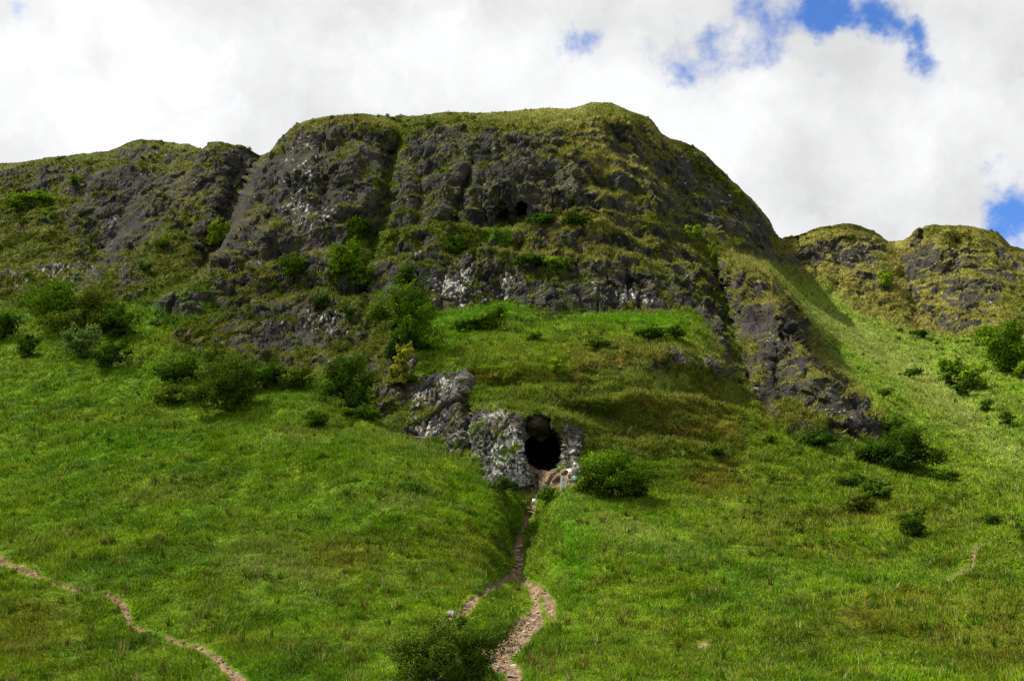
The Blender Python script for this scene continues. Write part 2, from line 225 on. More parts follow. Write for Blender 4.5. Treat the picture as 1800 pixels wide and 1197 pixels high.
vw = V + 5*fbm(np.stack([U/30, V/30, U*0], -1), 1.0, 3, 62); uw = U + 5*fbm(np.stack([U/30, V/30, U*0+9], -1), 1.0, 3, 63)
for pts, amp, dec in LEDGE:
    a = np.array(pts, float); lv = np.interp(U, a[:, 0], a[:, 1]); up_ = lv-vw
    Yd += amp*sstep(-3, 7, up_)*np.exp(-np.clip(up_-7, 0, None)/dec)*sstep(a[0, 0]-25, a[0, 0]+20, U)*sstep(a[-1, 0]+25, a[-1, 0]-20, U)
for pts, wid, amp in GROOVE:
    Yd += amp*np.exp(-(np.clip(linedist(uw, V, [(x, y, 0) for x, y in pts]), 0, 200)/wid)**2)
P = world(U, V, Yd)
# behind the skyline the hilltop carries on as a plateau
ks = np.arange(1, NK+1); dd = 0.35*ks**1.55
rx, ry, rz = ray(cols, skv); hx, hy = rx/np.hypot(rx, ry), ry/np.hypot(rx, ry)
back = np.stack([P[-1, :, 0]+hx*dd[:, None], P[-1, :, 1]+hy*dd[:, None], P[-1, :, 2]+4*(1-np.exp(-dd[:, None]/22))*np.ones(len(cols))], -1)
P = np.concatenate([P, back], 0)
U = np.concatenate([U, np.repeat(cols[None], NK, 0)], 0); V = np.concatenate([V, np.repeat(skv[None]-2, NK, 0)], 0)
NR, NC = U.shape; ISKY = NN+NB-1

def normals(P):
    du = np.gradient(P, axis=1); dv = np.gradient(P, axis=0); n = np.cross(du, dv)
    n /= np.linalg.norm(n, axis=-1, keepdims=True)+1e-9
    flip = (n*P).sum(-1) > 0
    flip[ISKY+1:] = n[ISKY+1:, :, 2] < 0
    n[flip] *= -1
    return n
def blur(A, k):
    for _ in range(k):
        Q = np.pad(A, [(1, 1), (1, 1)]+[(0, 0)]*(A.ndim-2), mode='edge')
        A = (Q[:-2, 1:-1]+Q[2:, 1:-1]+Q[1:-1, :-2]+Q[1:-1, 2:])/4
    return A
N0 = normals(blur(P, 6))
# masks
wu = U + 9*fbm(P, 5, 3, 21); wv = V + 9*fbm(P, 5, 3, 22)
crag = sstep(-12, 10, sdf(wu, wv, CRAG)); crag[ISKY+1:] *= .3
cave = sstep(-5.5, -3, cs); cave = np.concatenate([cave, np.zeros((NK, NC))], 0)
bare = np.clip(blobs(wu, wv, BARE), 0, 1.2)
tan_ = np.clip(blobs(wu, wv, TAN), 0, 1)
def pathmask(lines, amp=3.5):
    return np.max([sstep(3.6, .6, linedist(U, V, l)+amp*fbm(P, 1.1, 4, 31)) for l in lines], axis=0)
pc, pw, pe = pathmask([PATH_C, PATH_L, PATH_R, PATH_B], 12), pathmask([[(a, b, c*.8-1.6) for a, b, c in PATH_W]], 4.5), pathmask([PATH_E, PATH_F], 3)
path = np.maximum(np.maximum(pc, pw), pe)*(1-bare.clip(0, 1)*.3)
# relief of rock: bulges, beds, columns, cracks
hi = np.clip(crag + bare*.38, 0, 1)*(1-.85*cave)
bed = P[..., 2]/5.2 + .9*fbm(P, 26, 3, 3) + .25*fbm(P, 6, 2, 4)
saw = (bed-np.floor(bed)); saw = np.where(saw < .8, saw/.8, (1-saw)/.2)
bedamp = np.clip(.45+1.4*fbm(P, 20, 2, 14), 0, 1)
D = hi*(2.4*fbm(P, 19, 3, 5, (1, 1, .55)) + .9*bedamp*(saw-.5) + 1.1*fbm(P, 9, 3, 6, (1, 1, .3), True) + .6*fbm(P, 4.2, 4, 15) + .22*fbm(P, 1.9, 4, 7, (1, 1, .35), True) + .12*fbm(P, .8, 3, 8, (1, 1, .6), True))
sel = (hi > .25) | (bare > .2); Ps = P[sel]
Ps = Ps + .5*np.stack([fbm(Ps, 2.5, 2, 101), fbm(Ps, 2.5, 2, 102), fbm(Ps, 2.5, 2, 103)], -1)
wa, ea = worley(Ps, 3.4, (1, 1, .5), 5); wb, eb = worley(Ps, 1.35, (1, 1, .38), 6); wc, ec = worley(Ps, .62, (1, 1, .6), 7)
wd_, ed_ = worley(Ps, 1.25, (1, 1, .13), 8); zone = fbm(Ps, 11, 3, 104); colz = sstep(.02, .22, zone); rough = np.clip(.75+1.7*fbm(Ps, 8, 3, 105), .2, 1.5)
block = np.zeros(U.shape); block[sel] = rough*((1-colz)*(1.2*(wa-.5)+.62*(wb-.5)-.22*sstep(.12, 0, ea)-.12*sstep(.12, 0, eb)) + colz*(.7*(wa-.5)+.75*(wd_-.5)-.22*sstep(.16, 0, ed_)) + .24*(wc-.5))
tint = np.full(U.shape, .5); tint[sel] = .3*wa+.4*wb+.3*wc
D += hi*block
D += (1-hi)*(.9*fbm(P, 9, 3, 9, (.6, 1, 1)) + .55*fbm(P, 3.0, 3, 10, (.55, 1, 1)) + .26*fbm(P, 1.0, 3, 11, (.7, 1, 1)))
D += cave*(.5*fbm(P, 2.6, 4, 12, (1, 1, .7), True))
D += -.28*path*(1-hi)+ .22*path*fbm(P, .6, 3, 13, (1, 1, 1), True)
near = sstep(30, 60, np.hypot(P[..., 0], P[..., 1]))
D *= np.where(near < 1, near, 1)
st_ = np.linalg.norm(np.gradient(P, axis=0), axis=-1)/(np.linalg.norm(P, axis=-1)*.00125+1e-6); st_[ISKY-1:] = 1
D *= np.clip((3.0/blur(st_, 4))**1.6, .04, 1)
ring = np.concatenate([sstep(-26, -4, cs), np.zeros((NK, NC))], 0); D *= 1-.72*ring*(1-cave); D *= 1-.6*blobs(U, V, [(930,795,95,62,0,1)])*(1-cave)
fr = np.zeros(U.shape); fr[sel] = .75*(wa-.5)+.55*(wb-.5)+.28*(wc-.5)-.2*sstep(.14, 0, ea)-.14*sstep(.14, 0, eb)
D += np.clip(bare, 0, 1)*(1-crag)*(1-cave)*(1-path)*fr*(1-.5*ring)
# keep the outline where it is: fade the big relief towards the skyline
fade = sstep(0, 26, V-np.interp(U, sk[:, 0], sk[:, 1])); fade[ISKY+1:] = 0
P = P + N0*(D*(.30+.70*fade))[..., None]
N1 = normals(blur(P, 1))
nz = N1[..., 2]
nzs = normals(blur(P, 5))[..., 2]
# how much rock shows
n1, n2, n3 = fbm(P, 9, 4, 41), fbm(P, 3.0, 4, 42), fbm(P, .9, 3, 43)
top = sstep(np.interp(U, [0, 440, 520, 900, 1000, 1400], [24, 24, 34, 42, 50, 46]), 4, V-np.interp(U, sk[:, 0], sk[:, 1])+18*n1)
score = .535 - .75*(nz-.42)-.6*(nzs-.42) + .8*n1 + .95*n2 + .5*n3 + .9*(blobs(wu, wv, ROCKY)-blobs(wu, wv, GREEN)) - .75*top
rock = crag*sstep(.40, .60, score)
rock = np.maximum(rock, sstep(.35, .62, bare*(.82+.95*n2+.6*n3)-.04))
soil = np.maximum(tan_*sstep(.3, .6, tan_+.4*n2), path)
rock = np.maximum(rock*(1-path), cave)
lich = np.clip(blobs(wu, wv, LICHEN), 0, 1.4)
lich = np.maximum(lich, crag*.30)
lf = fbm(P, .55, 3, 44, (1, 1, .8)); lf2 = fbm(P, 2.2, 3, 45, (1, 1, .35))
lf3 = fbm(P, .33, 2, 53)
cl_ = blobs(U, V, [(930,800,105,62,0,1),(755,730,80,60,0,.8)]); lich = lich*(1-.25*cl_)
lichen = rock*(1-cave)*np.maximum(cl_*sstep(.38, .50, lich*.55+.9*lf3+.25*lf2),sstep(.62, .78, lich*.62 + .85*lf + .45*lf2 - .02), .9*crag*sstep(.36, .46, lf3 + .50*lich + .30*n2 + .25*lf2 - .24))
lichen *= (1-tan_.clip(0, 1))
dry_sun = np.clip(.12+blobs(wu, wv, DRY_SUN)*(1+.6*n2) + .04*crag + .35*n1*crag + .18*n1, 0, 1.2)
brown = np.clip(blobs(wu, wv, BROWN)*(1+n2)+.5*crag*np.clip(n2, 0, 1)-.05, 0, 1)
lush_lit = np.clip(blobs(wu, wv, LUSH_LIT)*(1+.5*n2), 0, 1)
# colour of what grows and lies there, some light and shade painted in
def mixc(a, b, t): return a+(np.array(b)-a)*t[..., None]
crag_relief = crag; crag = crag.copy(); crag[ISKY-14:] = np.maximum(crag[ISKY-14:], .92)
green = np.zeros(P.shape)+np.array([.098, .190, .0035])
green = mixc(green, [.052, .128, .003], sstep(-.05, .3, fbm(P, 6, 5, 46)))
green = mixc(green, [.135, .210, .006], sstep(.0, .35, fbm(P, 3.5, 5, 47, (.6, 1, 1))))
tuft = fbm(P, .9, 3, 51); green = green*np.exp(.55*tuft + .5*fbm(P, 2.4, 3, 52))[..., None]
green = mixc(green, [.066, .074, .008], crag*.8)
green = mixc(green, [.20, .255, .045], np.clip(dry_sun, 0, 1)*.85*(1-crag))
green = mixc(green, [.225, .195, .045], np.clip(dry_sun, 0, 1)*.8*crag)
green = mixc(green, [.112, .124, .009], np.clip(blobs(wu, wv, OLIVE_DIM)*(1+.8*n1+.8*n2), 0, 1)*.8)
green = mixc(green, [.135, .085, .012], brown*.75)
green = mixc(green, [.068, .188, .003], lush_lit*.85)
crag = crag_relief
sod = green*.8
rockc = np.zeros(P.shape)+np.array([.046, .043, .042])
rockc = mixc(rockc, [.022, .022, .025], sstep(-.1, .35, fbm(P, 3.5, 4, 48, (1, 1, .5))))
rockc = mixc(rockc, [.105, .082, .066], sstep(.08, .4, fbm(P, 5, 4, 49, (1, 1, 2)))*.75)
rockc = rockc*((.50+.70*tint)*(1+.75*np.clip(bare, 0, 1)*(1-crag)))[..., None]
rockc = mixc(rockc, [.056, .057, .020], sstep(-.15, .3, fbm(P, 2.6, 4, 54))*.75)
rockc = mixc(rockc, [.16, .125, .085], np.maximum(tan_.clip(0, 1)*.8, cave*.18))
soilc = mixc(np.zeros(P.shape)+np.array([.27, .180, .100]), [.12, .082, .045], sstep(-.1, .3, fbm(P, .7, 4, 50)))
color = mixc(sod, [0, 0, 0], rock*0)
color = color*(1-rock[..., None])+rockc*rock[..., None]
color = color*(1-lichen[..., None])+np.array([.50, .49, .46])*(np.clip(.85+.25*bare.clip(0, 1)+.8*fbm(P, .7, 2, 55), .3, 1.1)*lichen)[..., None]
sl = (soil*(1-lichen)*np.where(rock > .5, .75, 1))[..., None]
color = color*(1-sl)+soilc*sl

# ------------------------------------------------------------------ node helpers
def material(name):
    m = bpy.data.materials.new(name); m.use_nodes = True; nt = m.node_tree; nt.nodes.clear()
    return m, nt
def nd(nt, typ, ins=None, **kw):
    n = nt.nodes.new(typ)
    for k, v in kw.items(): setattr(n, k, v)
    for k, v in (ins or {}).items():
        s = n.inputs[k]
        if isinstance(v, bpy.types.NodeSocket): nt.links.new(v, s)
        else: s.default_value = v
    return n
def mmath(nt, op, a, b=0.0, clamp=False):
    return nd(nt, 'ShaderNodeMath', {0: a, 1: b}, operation=op, use_clamp=clamp).outputs[0]

def ground_material():
    m, nt = material("hillside_ground")
    a = nd(nt, 'ShaderNodeAttribute', attribute_name="base_colour")
    r = nd(nt, 'ShaderNodeAttribute', attribute_name="rockness")
    tc = nd(nt, 'ShaderNodeTexCoord').outputs['Object']
    n = nd(nt, 'ShaderNodeTexNoise', {'Vector': tc, 'Scale': 2.2, 'Detail': 8.0, 'Roughness': .7})
    n2 = nd(nt, 'ShaderNodeTexNoise', {'Vector': tc, 'Scale': 9.0, 'Detail': 4.0, 'Roughness': .7})
    vo = nd(nt, 'ShaderNodeTexVoronoi', {'Vector': tc, 'Scale': 1.7, 'Randomness': 1.0}, feature='DISTANCE_TO_EDGE')
    k = nd(nt, 'ShaderNodeMapRange', {'Value': n.outputs[0], 'From Min': .3, 'From Max': .7, 'To Min': .55, 'To Max': 1.5}).outputs[0]
    c = nd(nt, 'ShaderNodeVectorMath', {0: a.outputs['Color'], 1: nd(nt, 'ShaderNodeCombineXYZ', {0: k, 1: k, 2: k}).outputs[0]}, operation='MULTIPLY').outputs[0]
    h = mmath(nt, 'ADD', mmath(nt, 'MULTIPLY', n.outputs[0], .8), mmath(nt, 'MULTIPLY', n2.outputs[0], .3))
    crack = mmath(nt, 'MULTIPLY', mmath(nt, 'MINIMUM', vo.outputs['Distance'], .12), 2.2)
    h = mmath(nt, 'ADD', h, mmath(nt, 'MULTIPLY', crack, r.outputs['Fac']))
    b = nd(nt, 'ShaderNodeBump', {'Height': h, 'Strength': .9, 'Distance': .45})
    p = nd(nt, 'ShaderNodeBsdfPrincipled', {'Base Color': c, 'Roughness': .85, 'Specular IOR Level': 0.06, 'Normal': b.outputs[0]})
    nd(nt, 'ShaderNodeOutputMaterial', {0: p.outputs[0]})
    return m
def leafy(name, trans=.3, gloss=0.0, var=.0):
    m, nt = material(name)
    a = nd(nt, 'ShaderNodeAttribute', attribute_name="base_colour")
    t = nd(nt, 'ShaderNodeAttribute', attribute_name="turn")
    g = nd(nt, 'ShaderNodeNewGeometry')
    nm = nd(nt, 'ShaderNodeVectorMath', {0: nd(nt, 'ShaderNodeVectorMath', {0: t.outputs['Vector'], 'Scale': 1.2}, operation='SCALE').outputs[0], 1: g.outputs['Normal']}, operation='ADD').outputs[0]
    nm = nd(nt, 'ShaderNodeVectorMath', {0: nm}, operation='NORMALIZE').outputs[0]
    d = nd(nt, 'ShaderNodeBsdfDiffuse', {'Color': a.outputs['Color'], 'Normal': nm})
    tr = nd(nt, 'ShaderNodeBsdfTranslucent', {'Color': a.outputs['Color']})
    s = nd(nt, 'ShaderNodeMixShader', {0: trans, 1: d.outputs[0], 2: tr.outputs[0]})
    if gloss:
        gl = nd(nt, 'ShaderNodeBsdfGlossy', {'Color': (1, 1, 1, 1), 'Roughness': .45})
        s = nd(nt, 'ShaderNodeMixShader', {0: gloss, 1: s.outputs[0], 2: gl.outputs[0]})
    nd(nt, 'ShaderNodeOutputMaterial', {0: s.outputs[0]})
    return m
def plain(name, col, rough=.8, var=.25, scale=6.0, bump=.3):
    m, nt = material(name)
    tc = nd(nt, 'ShaderNodeTexCoord').outputs['Object']
    n = nd(nt, 'ShaderNodeTexNoise', {'Vector': tc, 'Scale': scale, 'Detail': 5.0, 'Roughness': .6})
    k = nd(nt, 'ShaderNodeMapRange', {'Value': n.outputs[0], 'From Min': .3, 'From Max': .7, 'To Min': 1-var, 'To Max': 1+var}).outputs[0]
    c = nd(nt, 'ShaderNodeVectorMath', {0: tuple(col), 'Scale': k}, operation='SCALE').outputs[0]
    b = nd(nt, 'ShaderNodeBump', {'Height': n.outputs[0], 'Strength': bump, 'Distance': .1})
    p = nd(nt, 'ShaderNodeBsdfPrincipled', {'Base Color': c, 'Roughness': rough, 'Specular IOR Level': .3, 'Normal': b.outputs[0]})
    nd(nt, 'ShaderNodeOutputMaterial', {0: p.outputs[0]})
    return m
M_GROUND = ground_material()
M_GRASS = leafy("grass_blades", .35)
M_LEAF = leafy("shrub_leaves", .3)
M_BARK = plain("bark", (.055, .042, .032), .9, .4, 9)

# ------------------------------------------------------------------ mesh helpers
def raw_mesh(name, Vx, Fc, mat, attrs=None, parent=None, smooth=True):
    me = bpy.data.meshes.new(name); Fc = np.asarray(Fc, np.int32); n, k = Fc.shape
    me.vertices.add(len(Vx)); me.vertices.foreach_set("co", np.ascontiguousarray(Vx, np.float32).ravel())
    me.loops.add(n*k); me.loops.foreach_set("vertex_index", Fc.ravel())
    me.polygons.add(n); me.polygons.foreach_set("loop_start", np.arange(0, n*k, k, dtype=np.int32))
    for nm, (typ, arr) in (attrs or {}).items():
        if typ == 'COL':
            at = me.color_attributes.new(nm, 'FLOAT_COLOR', 'POINT'); a4 = np.ones((len(arr), 4), np.float32); a4[:, :3] = arr; at.data.foreach_set("color", a4.ravel())
        elif typ == 'VEC':
            at = me.attributes.new(nm, 'FLOAT_VECTOR', 'POINT'); at.data.foreach_set("vector", np.ascontiguousarray(arr, np.float32).ravel())
        else:
            at = me.attributes.new(nm, 'FLOAT', 'POINT'); at.data.foreach_set("value", np.ascontiguousarray(arr, np.float32).ravel())
    me.update(calc_edges=True)
    if not smooth: me.polygons.foreach_set("use_smooth", np.zeros(n, bool))
    me.materials.append(mat)
    o = bpy.data.objects.new(name, me); COL.objects.link(o); o.parent = parent
    return o
def tag(o, label=None, cat=None, group=None, kind=None):
    for k, v in (("label", label), ("category", cat), ("group", group), ("kind", kind)):
        if v: o[k] = v
    return o

# ------------------------------------------------------------------ the land, one object per kind of land
idx = np.arange(NR*NC).reshape(NR, NC)
quads = np.stack([idx[:-1, :-1], idx[:-1, 1:], idx[1:, 1:], idx[1:, :-1]], -1).reshape(-1, 4)
def fmean(A): return ((A[:-1, :-1]+A[:-1, 1:]+A[1:, 1:]+A[1:, :-1])/4).ravel()
fu, fv = fmean(U), fmean(V)
cragf = fmean(crag) > .5; cavef = fmean(cave) > .5
cragf[fv < np.interp(fu, sk[:, 0], sk[:, 1])+1] = True
BUTT = [(1255,455),(1345,462),(1405,535),(1440,600),(1500,670),(1570,750),(1540,790),(1480,780),(1380,765),(1325,705),(1290,600),(1275,520)]
butt = sdf(fu, fv, BUTT) > 0
leftc = fu < np.interp(fv, [200, 275, 320, 372, 430, 490, 530, 700], [464, 463, 440, 415, 388, 345, 260, 200])
rightc = fu > np.interp(fv, [200, 420, 478, 540, 588, 900], [1370, 1370, 1402, 1452, 1500, 1700])
lab = np.zeros(len(quads), int)
lab[cragf] = 1; lab[cragf & leftc] = 2; lab[cragf & rightc] = 3; lab[cragf & butt & ~rightc] = 4
lab[(lab == 0) & (fmean(bare) > .62)] = 5
pf = [fmean(x) > .5 for x in (pc, pw, pe)]
for k, m_ in enumerate(pf): lab[(lab == 0) & m_] = 6+k
lab[cavef] = 9
land = [("hillside", "steep green grassy hillside filling the lower half of the view"), ("cliff", "big dark basalt cliff with grassy ledges standing above the cave mound"),
        ("cliff", "dark left cliff with a rocky spur beyond the narrow gully"), ("cliff", "sunlit far cliff of two rounded knolls behind the bright slope"),
        ("rock_buttress", "leaning mossy rock buttress beside the green gully on the right of the cliff"), ("rock_outcrop", "pale lichen covered rock showing around the cave mouth"),
        ("dirt_path", "worn stony dirt path forking below the cave"), ("dirt_path", "narrow winding bare dirt path across the lower left grass"), ("dirt_path", "short bare patches of the faint trail on the right slope"),
        ("cave", "large dark cave opening in the pale rock at the foot of the mound")]
LANDCAT = ["hill", "cliff", "cliff", "cliff", "rock", "rock", "path", "path", "path", "cave"]
Pf, Cf, Rf = P.reshape(-1, 3), color.reshape(-1, 3), rock.ravel()
for k, (nm, lb) in enumerate(land):
    q = quads[lab == k]
    if not len(q): continue
    u_, inv = np.unique(q, return_inverse=True)
    tag(raw_mesh(nm, Pf[u_], inv.reshape(-1, 4), M_GROUND, {"base_colour": ('COL', Cf[u_]), "rockness": ('F', Rf[u_])}, None, k not in (1, 2, 3, 4, 5)), lb, LANDCAT[k], None, 'structure')
# the valley floor under and behind the viewer, out to the horizon
gx = np.array([-6000, -800, -200, 0, 200, 800, 6000.]); gy = np.array([-6000, -800, -100, 0, 19.])
gz = lambda y: -8.6
GV = np.array([(x, y, -8.6 if y > -50 else -12) for y in gy for x in gx]); gi = np.arange(len(GV)).reshape(5, 7)
gq = np.stack([gi[:-1, :-1], gi[:-1, 1:], gi[1:, 1:], gi[1:, :-1]], -1).reshape(-1, 4)
tag(raw_mesh("ground", GV, gq, M_GROUND, {"base_colour": ('COL', np.tile([.04, .08, .01], (len(GV), 1))), "rockness": ('F', np.zeros(len(GV)))}), "grassy valley floor under the viewpoint", "ground", None, 'structure')

# ------------------------------------------------------------------ light and sky
SUN_AZ, SUN_EL = R(-90), R(56)
sd = Vector((math.sin(SUN_AZ)*math.cos(SUN_EL), math.cos(SUN_AZ)*math.cos(SUN_EL), math.sin(SUN_EL)))
ld = bpy.data.lights.new("sun", 'SUN'); ld.energy = 5.0; ld.angle = R(.6); ld.color = (1, .94, .82)
so = bpy.data.objects.new("sun", ld); COL.objects.link(so); so.rotation_euler = (-sd).to_track_quat('-Z', 'Y').to_euler()
W = bpy.data.worlds.new("World"); S.world = W; W.use_nodes = True; nt = W.node_tree; nt.nodes.clear()
def sdir(u, v):
    d = np.array(ray(u, v)); return tuple(d/np.linalg.norm(d))
def make_sky():
    sky = nd(nt, 'ShaderNodeTexSky', sky_type='NISHITA'); sky.sun_disc = False; sky.sun_elevation = SUN_EL; sky.sun_rotation = SUN_AZ; sky.altitude = 200
    skyc = nd(nt, 'ShaderNodeVectorMath', {0: sky.outputs[0], 1: (.038, .062, .098)}, operation='MULTIPLY').outputs[0]
    tc = nd(nt, 'ShaderNodeTexCoord').outputs['Generated']
    w1 = nd(nt, 'ShaderNodeTexNoise', {'Vector': tc, 'Scale': 7.0, 'Detail': 8.0, 'Roughness': .62})
    wv_ = nd(nt, 'ShaderNodeVectorMath', {0: w1.outputs['Color'], 1: (.5, .5, .5)}, operation='SUBTRACT').outputs[0]
    pos = nd(nt, 'ShaderNodeVectorMath', {0: nd(nt, 'ShaderNodeVectorMath', {0: wv_, 'Scale': .13}, operation='SCALE').outputs[0], 1: tc}, operation='ADD').outputs[0]
    def hole(u, v, r, amp):
        dist = nd(nt, 'ShaderNodeVectorMath', {0: pos, 1: sdir(u, v)}, operation='DISTANCE').outputs['Value']
        return nd(nt, 'ShaderNodeMapRange', {'Value': dist, 'From Min': 0.0, 'From Max': r, 'To Min': amp, 'To Max': 0.0}, interpolation_type='SMOOTHSTEP').outputs[0]
    tot = None
    for a in [(1500,-4,.052,.90),(1440,-10,.046,.62),(1555,25,.042,.75),(1594,85,.042,.80),(1575,60,.03,.3),(1370,20,.07,.50),(1300,42,.075,.50),(1195,85,.065,.52),(1165,125,.045,.5),(1010,95,.05,.58),(1005,60,.04,.25),(1210,260,.04,.2),(1800,370,.06,.85),(1805,415,.045,.6),(0,20,.03,.4)]:
        h = hole(*a); tot = h if tot is None else mmath(nt, 'ADD', tot, h)
    fine = nd(nt, 'ShaderNodeTexNoise', {'Vector': tc, 'Scale': 24.0, 'Detail': 8.0, 'Roughness': .6}).outputs[0]
    # the same broken cloud over the rest of the sky
    big = nd(nt, 'ShaderNodeTexNoise', {'Vector': tc, 'Scale': 2.3, 'Detail': 5.0, 'Roughness': .55}).outputs[0]
    blue = mmath(nt, 'ADD', tot, mmath(nt, 'MULTIPLY', mmath(nt, 'SUBTRACT', fine, .5), 1.9))
    blue = nd(nt, 'ShaderNodeMapRange', {'Value': blue, 'From Min': .25, 'From Max': 1.1, 'To Min': 0.0, 'To Max': 1.0}, interpolation_type='SMOOTHSTEP').outputs[0]
    sh = nd(nt, 'ShaderNodeTexNoise', {'Vector': pos, 'Scale': 5.0, 'Detail': 7.0, 'Roughness': .58}).outputs[0]
    bright = nd(nt, 'ShaderNodeMapRange', {'Value': sh, 'From Min': .36, 'From Max': .62, 'To Min': .325, 'To Max': .445}).outputs[0]
    sunward = nd(nt, 'ShaderNodeVectorMath', {0: tc, 1: tuple(sd)}, operation='DOT_PRODUCT').outputs['Value']
    glow = nd(nt, 'ShaderNodeMapRange', {'Value': sunward, 'From Min': .55, 'From Max': 1.0, 'To Min': 0.0, 'To Max': .12}).outputs[0]
    br = mmath(nt, 'ADD', bright, glow)
    cl = nd(nt, 'ShaderNodeCombineXYZ', {0: mmath(nt, 'MULTIPLY', br, .985), 1: mmath(nt, 'MULTIPLY', br, .99), 2: br}).outputs[0]
    mix = nd(nt, 'ShaderNodeMix', {'Factor': blue, 'A': cl, 'B': skyc}, data_type='VECTOR')
    bg = nd(nt, 'ShaderNodeBackground', {'Color': mix.outputs[1], 'Strength': 1.0})
    nd(nt, 'ShaderNodeOutputWorld', {0: bg.outputs[0]})
make_sky()
S.view_settings.view_transform = 'Standard'; S.view_settings.look = 'None'; S.view_settings.exposure = 1.17; S.view_settings.gamma = 1

# a broad low cloud up to the left, between the sun and the near slopes: its shade lies over them, its edge lets the sun on the summit and the right slope
def make_cloud():
    e1 = Vector((sd.y, -sd.x, 0)).normalized()*(1 if -sd.x > 0 else -1); e2 = sd.cross(e1)
    if e2.z < 0: e2 = -e2
    c0 = e1*110 + e2*(-76) + sd*800
    bm = bmesh.new(); bmesh.ops.create_icosphere(bm, subdivisions=5, radius=1)
    co = np.array([v.co for v in bm.verts]); n = 1+.10*fbm(co, .8, 3, 91)+.04*fbm(co, .25, 2, 92)
    for v, k in zip(bm.verts, n):
        q = v.co*float(k); v.co = c0+e1*(q.x*270)+e2*(q.y*126)+sd*(q.z*60)
    m, t = material("cloud_vapour")
    pv = nd(t, 'ShaderNodeVolumePrincipled', {'Color': (1, 1, 1, 1), 'Density': .0036, 'Anisotropy': .4})
    nd(t, 'ShaderNodeOutputMaterial', {1: pv.outputs[0]})
    me = bpy.data.meshes.new("cloud"); bmesh.ops.recalc_face_normals(bm, faces=bm.faces); bm.to_mesh(me); bm.free(); me.materials.append(m)
    o = bpy.data.objects.new("cloud", me); COL.objects.link(o); tag(o, "broad cloud high on the left, shading the near slopes", "cloud", None, 'stuff')
make_cloud()

# ------------------------------------------------------------------ finding the ground under a point of the picture
def grid_at(u, v):
    ci = np.interp(u, cols, np.arange(NC)); c = int(np.clip(round(ci), 0, NC-1)); s_ = skv[c]
    t = (1245-v)/(1245-s_); r = int(np.clip(round(NN+t*(NB-1)), 0, ISKY))
    best = (r, c); bd = 1e9
    for _ in range(3):                       # the relief moved the ground a little: look again nearby
        for r2 in range(max(0, best[0]-12), min(ISKY, best[0]+12)+1):
            for c2 in range(max(0, best[1]-8), min(NC-1, best[1]+8)+1):
                p = P[r2, c2]; k = p[1]*CP+p[2]*SP; pu, pv = CU+F*p[0]/k, CV-F*(p[2]*CP-p[1]*SP)/k
                d = (pu-u)**2+(pv-v)**2
                if d < bd: bd, best = d, (r2, c2)
    return best
def ground_at(u, v):
    r, c = grid_at(u, v); return P[r, c].copy(), N1[r, c].copy()
def axis_depth(p): return p[1]*CP+p[2]*SP

# ------------------------------------------------------------------ grass
def unit(a): return a/(np.linalg.norm(a, axis=-1, keepdims=True)+1e-9)
A_, B_, C_, E_ = P[:-1, :-1].reshape(-1, 3), P[:-1, 1:].reshape(-1, 3), P[1:, 1:].reshape(-1, 3), P[1:, :-1].reshape(-1, 3)
fc = (A_+B_+C_+E_)/4
farea = .5*np.linalg.norm(np.cross(C_-A_, E_-B_), axis=1)
fn = unit(np.cross(C_-A_, E_-B_)); fdist = np.linalg.norm(fc, axis=1)
fcos = np.abs((fn*fc).sum(1)/fdist)
pxa = farea/fdist**2*853**2*np.clip(fcos, .25, 1)
soft = fmean(blur(soil*1.0, 12)); vegf = np.clip(1-fmean(rock)*1.05, 0, 1)*np.clip(1-fmean(soil)*1.3, 0, 1)*np.clip(1-soft*1.2, .0, 1)
inview = np.where((fu > -70) & (fu < 1870), 1.0, np.where((fu > -330) & (fu < 2130), .3, 0))*np.where(fv < 1245, 1, 0)
backrow = np.zeros((NR-1, NC-1)); backrow[ISKY:] = 1
inview *= np.where(backrow.ravel() > 0, .12, 1)
def vgrad(A): return np.stack([fmean(A[..., i]) for i in range(3)], -1)
fnorm = unit(vgrad(normals(blur(P, 4)))); fgreen = vgrad(green); fdry_sun, fcrag, flush_lit = fmean(dry_sun), fmean(crag), fmean(lush_lit)
lean = np.stack([fmean(fbm(P, 5, 3, 71)), fmean(fbm(P, 5, 3, 72)), fmean(fbm(P, 5, 3, 73))*.5], -1)
tall = np.clip(1+1.6*fmean(fbm(P, 2.2, 3, 74)), .35, 1.9)
def pick(weight):
    n = RNG.poisson(np.clip(weight, 0, 60)); f = np.repeat(np.arange(len(n)), n)
    a, b = RNG.random(len(f))[:, None], RNG.random(len(f))[:, None]
    return f, (A_[f]*(1-a)+B_[f]*a)*(1-b)+(E_[f]*(1-a)+C_[f]*a)*b
GRASS_DENSITY = 1.9
f, pos = pick(pxa*inview*vegf**1.5*GRASS_DENSITY*np.where(fcrag > .5, .75, 1))
nb = 2
f = np.repeat(f, nb); pos = np.repeat(pos, nb, 0); n = len(f)
pos = pos + RNG.normal(size=(n, 3))*.05
dist = fdist[f]
downs = fnorm[f]*fnorm[f][:, 2:3]-np.array([0, 0, 1]); downs = -downs*-1
dirn = unit(fnorm[f]*.55+np.array([0, 0, .55])+lean[f]*1.5+RNG.normal(size=(n, 3))*.38+downs*(.35+.55*fcrag[f])[:, None]*RNG.random(n)[:, None])
Lb = (.17+.19*RNG.random(n))*tall[f]*np.clip(1.05-soft[f]*3, .35, 1)*(1+.1*fcrag[f])*np.clip(dist/70, .75, 1.35)
straw = RNG.random(n) < (.03+.20*np.clip(fdry_sun[f], 0, 1))
Lb[straw] *= 1.4
Lb *= np.where(fv[f] < np.interp(fu[f], sk[:, 0], sk[:, 1])+14, .62, 1)
side = unit(np.cross(dirn, RNG.normal(size=(n, 3))))
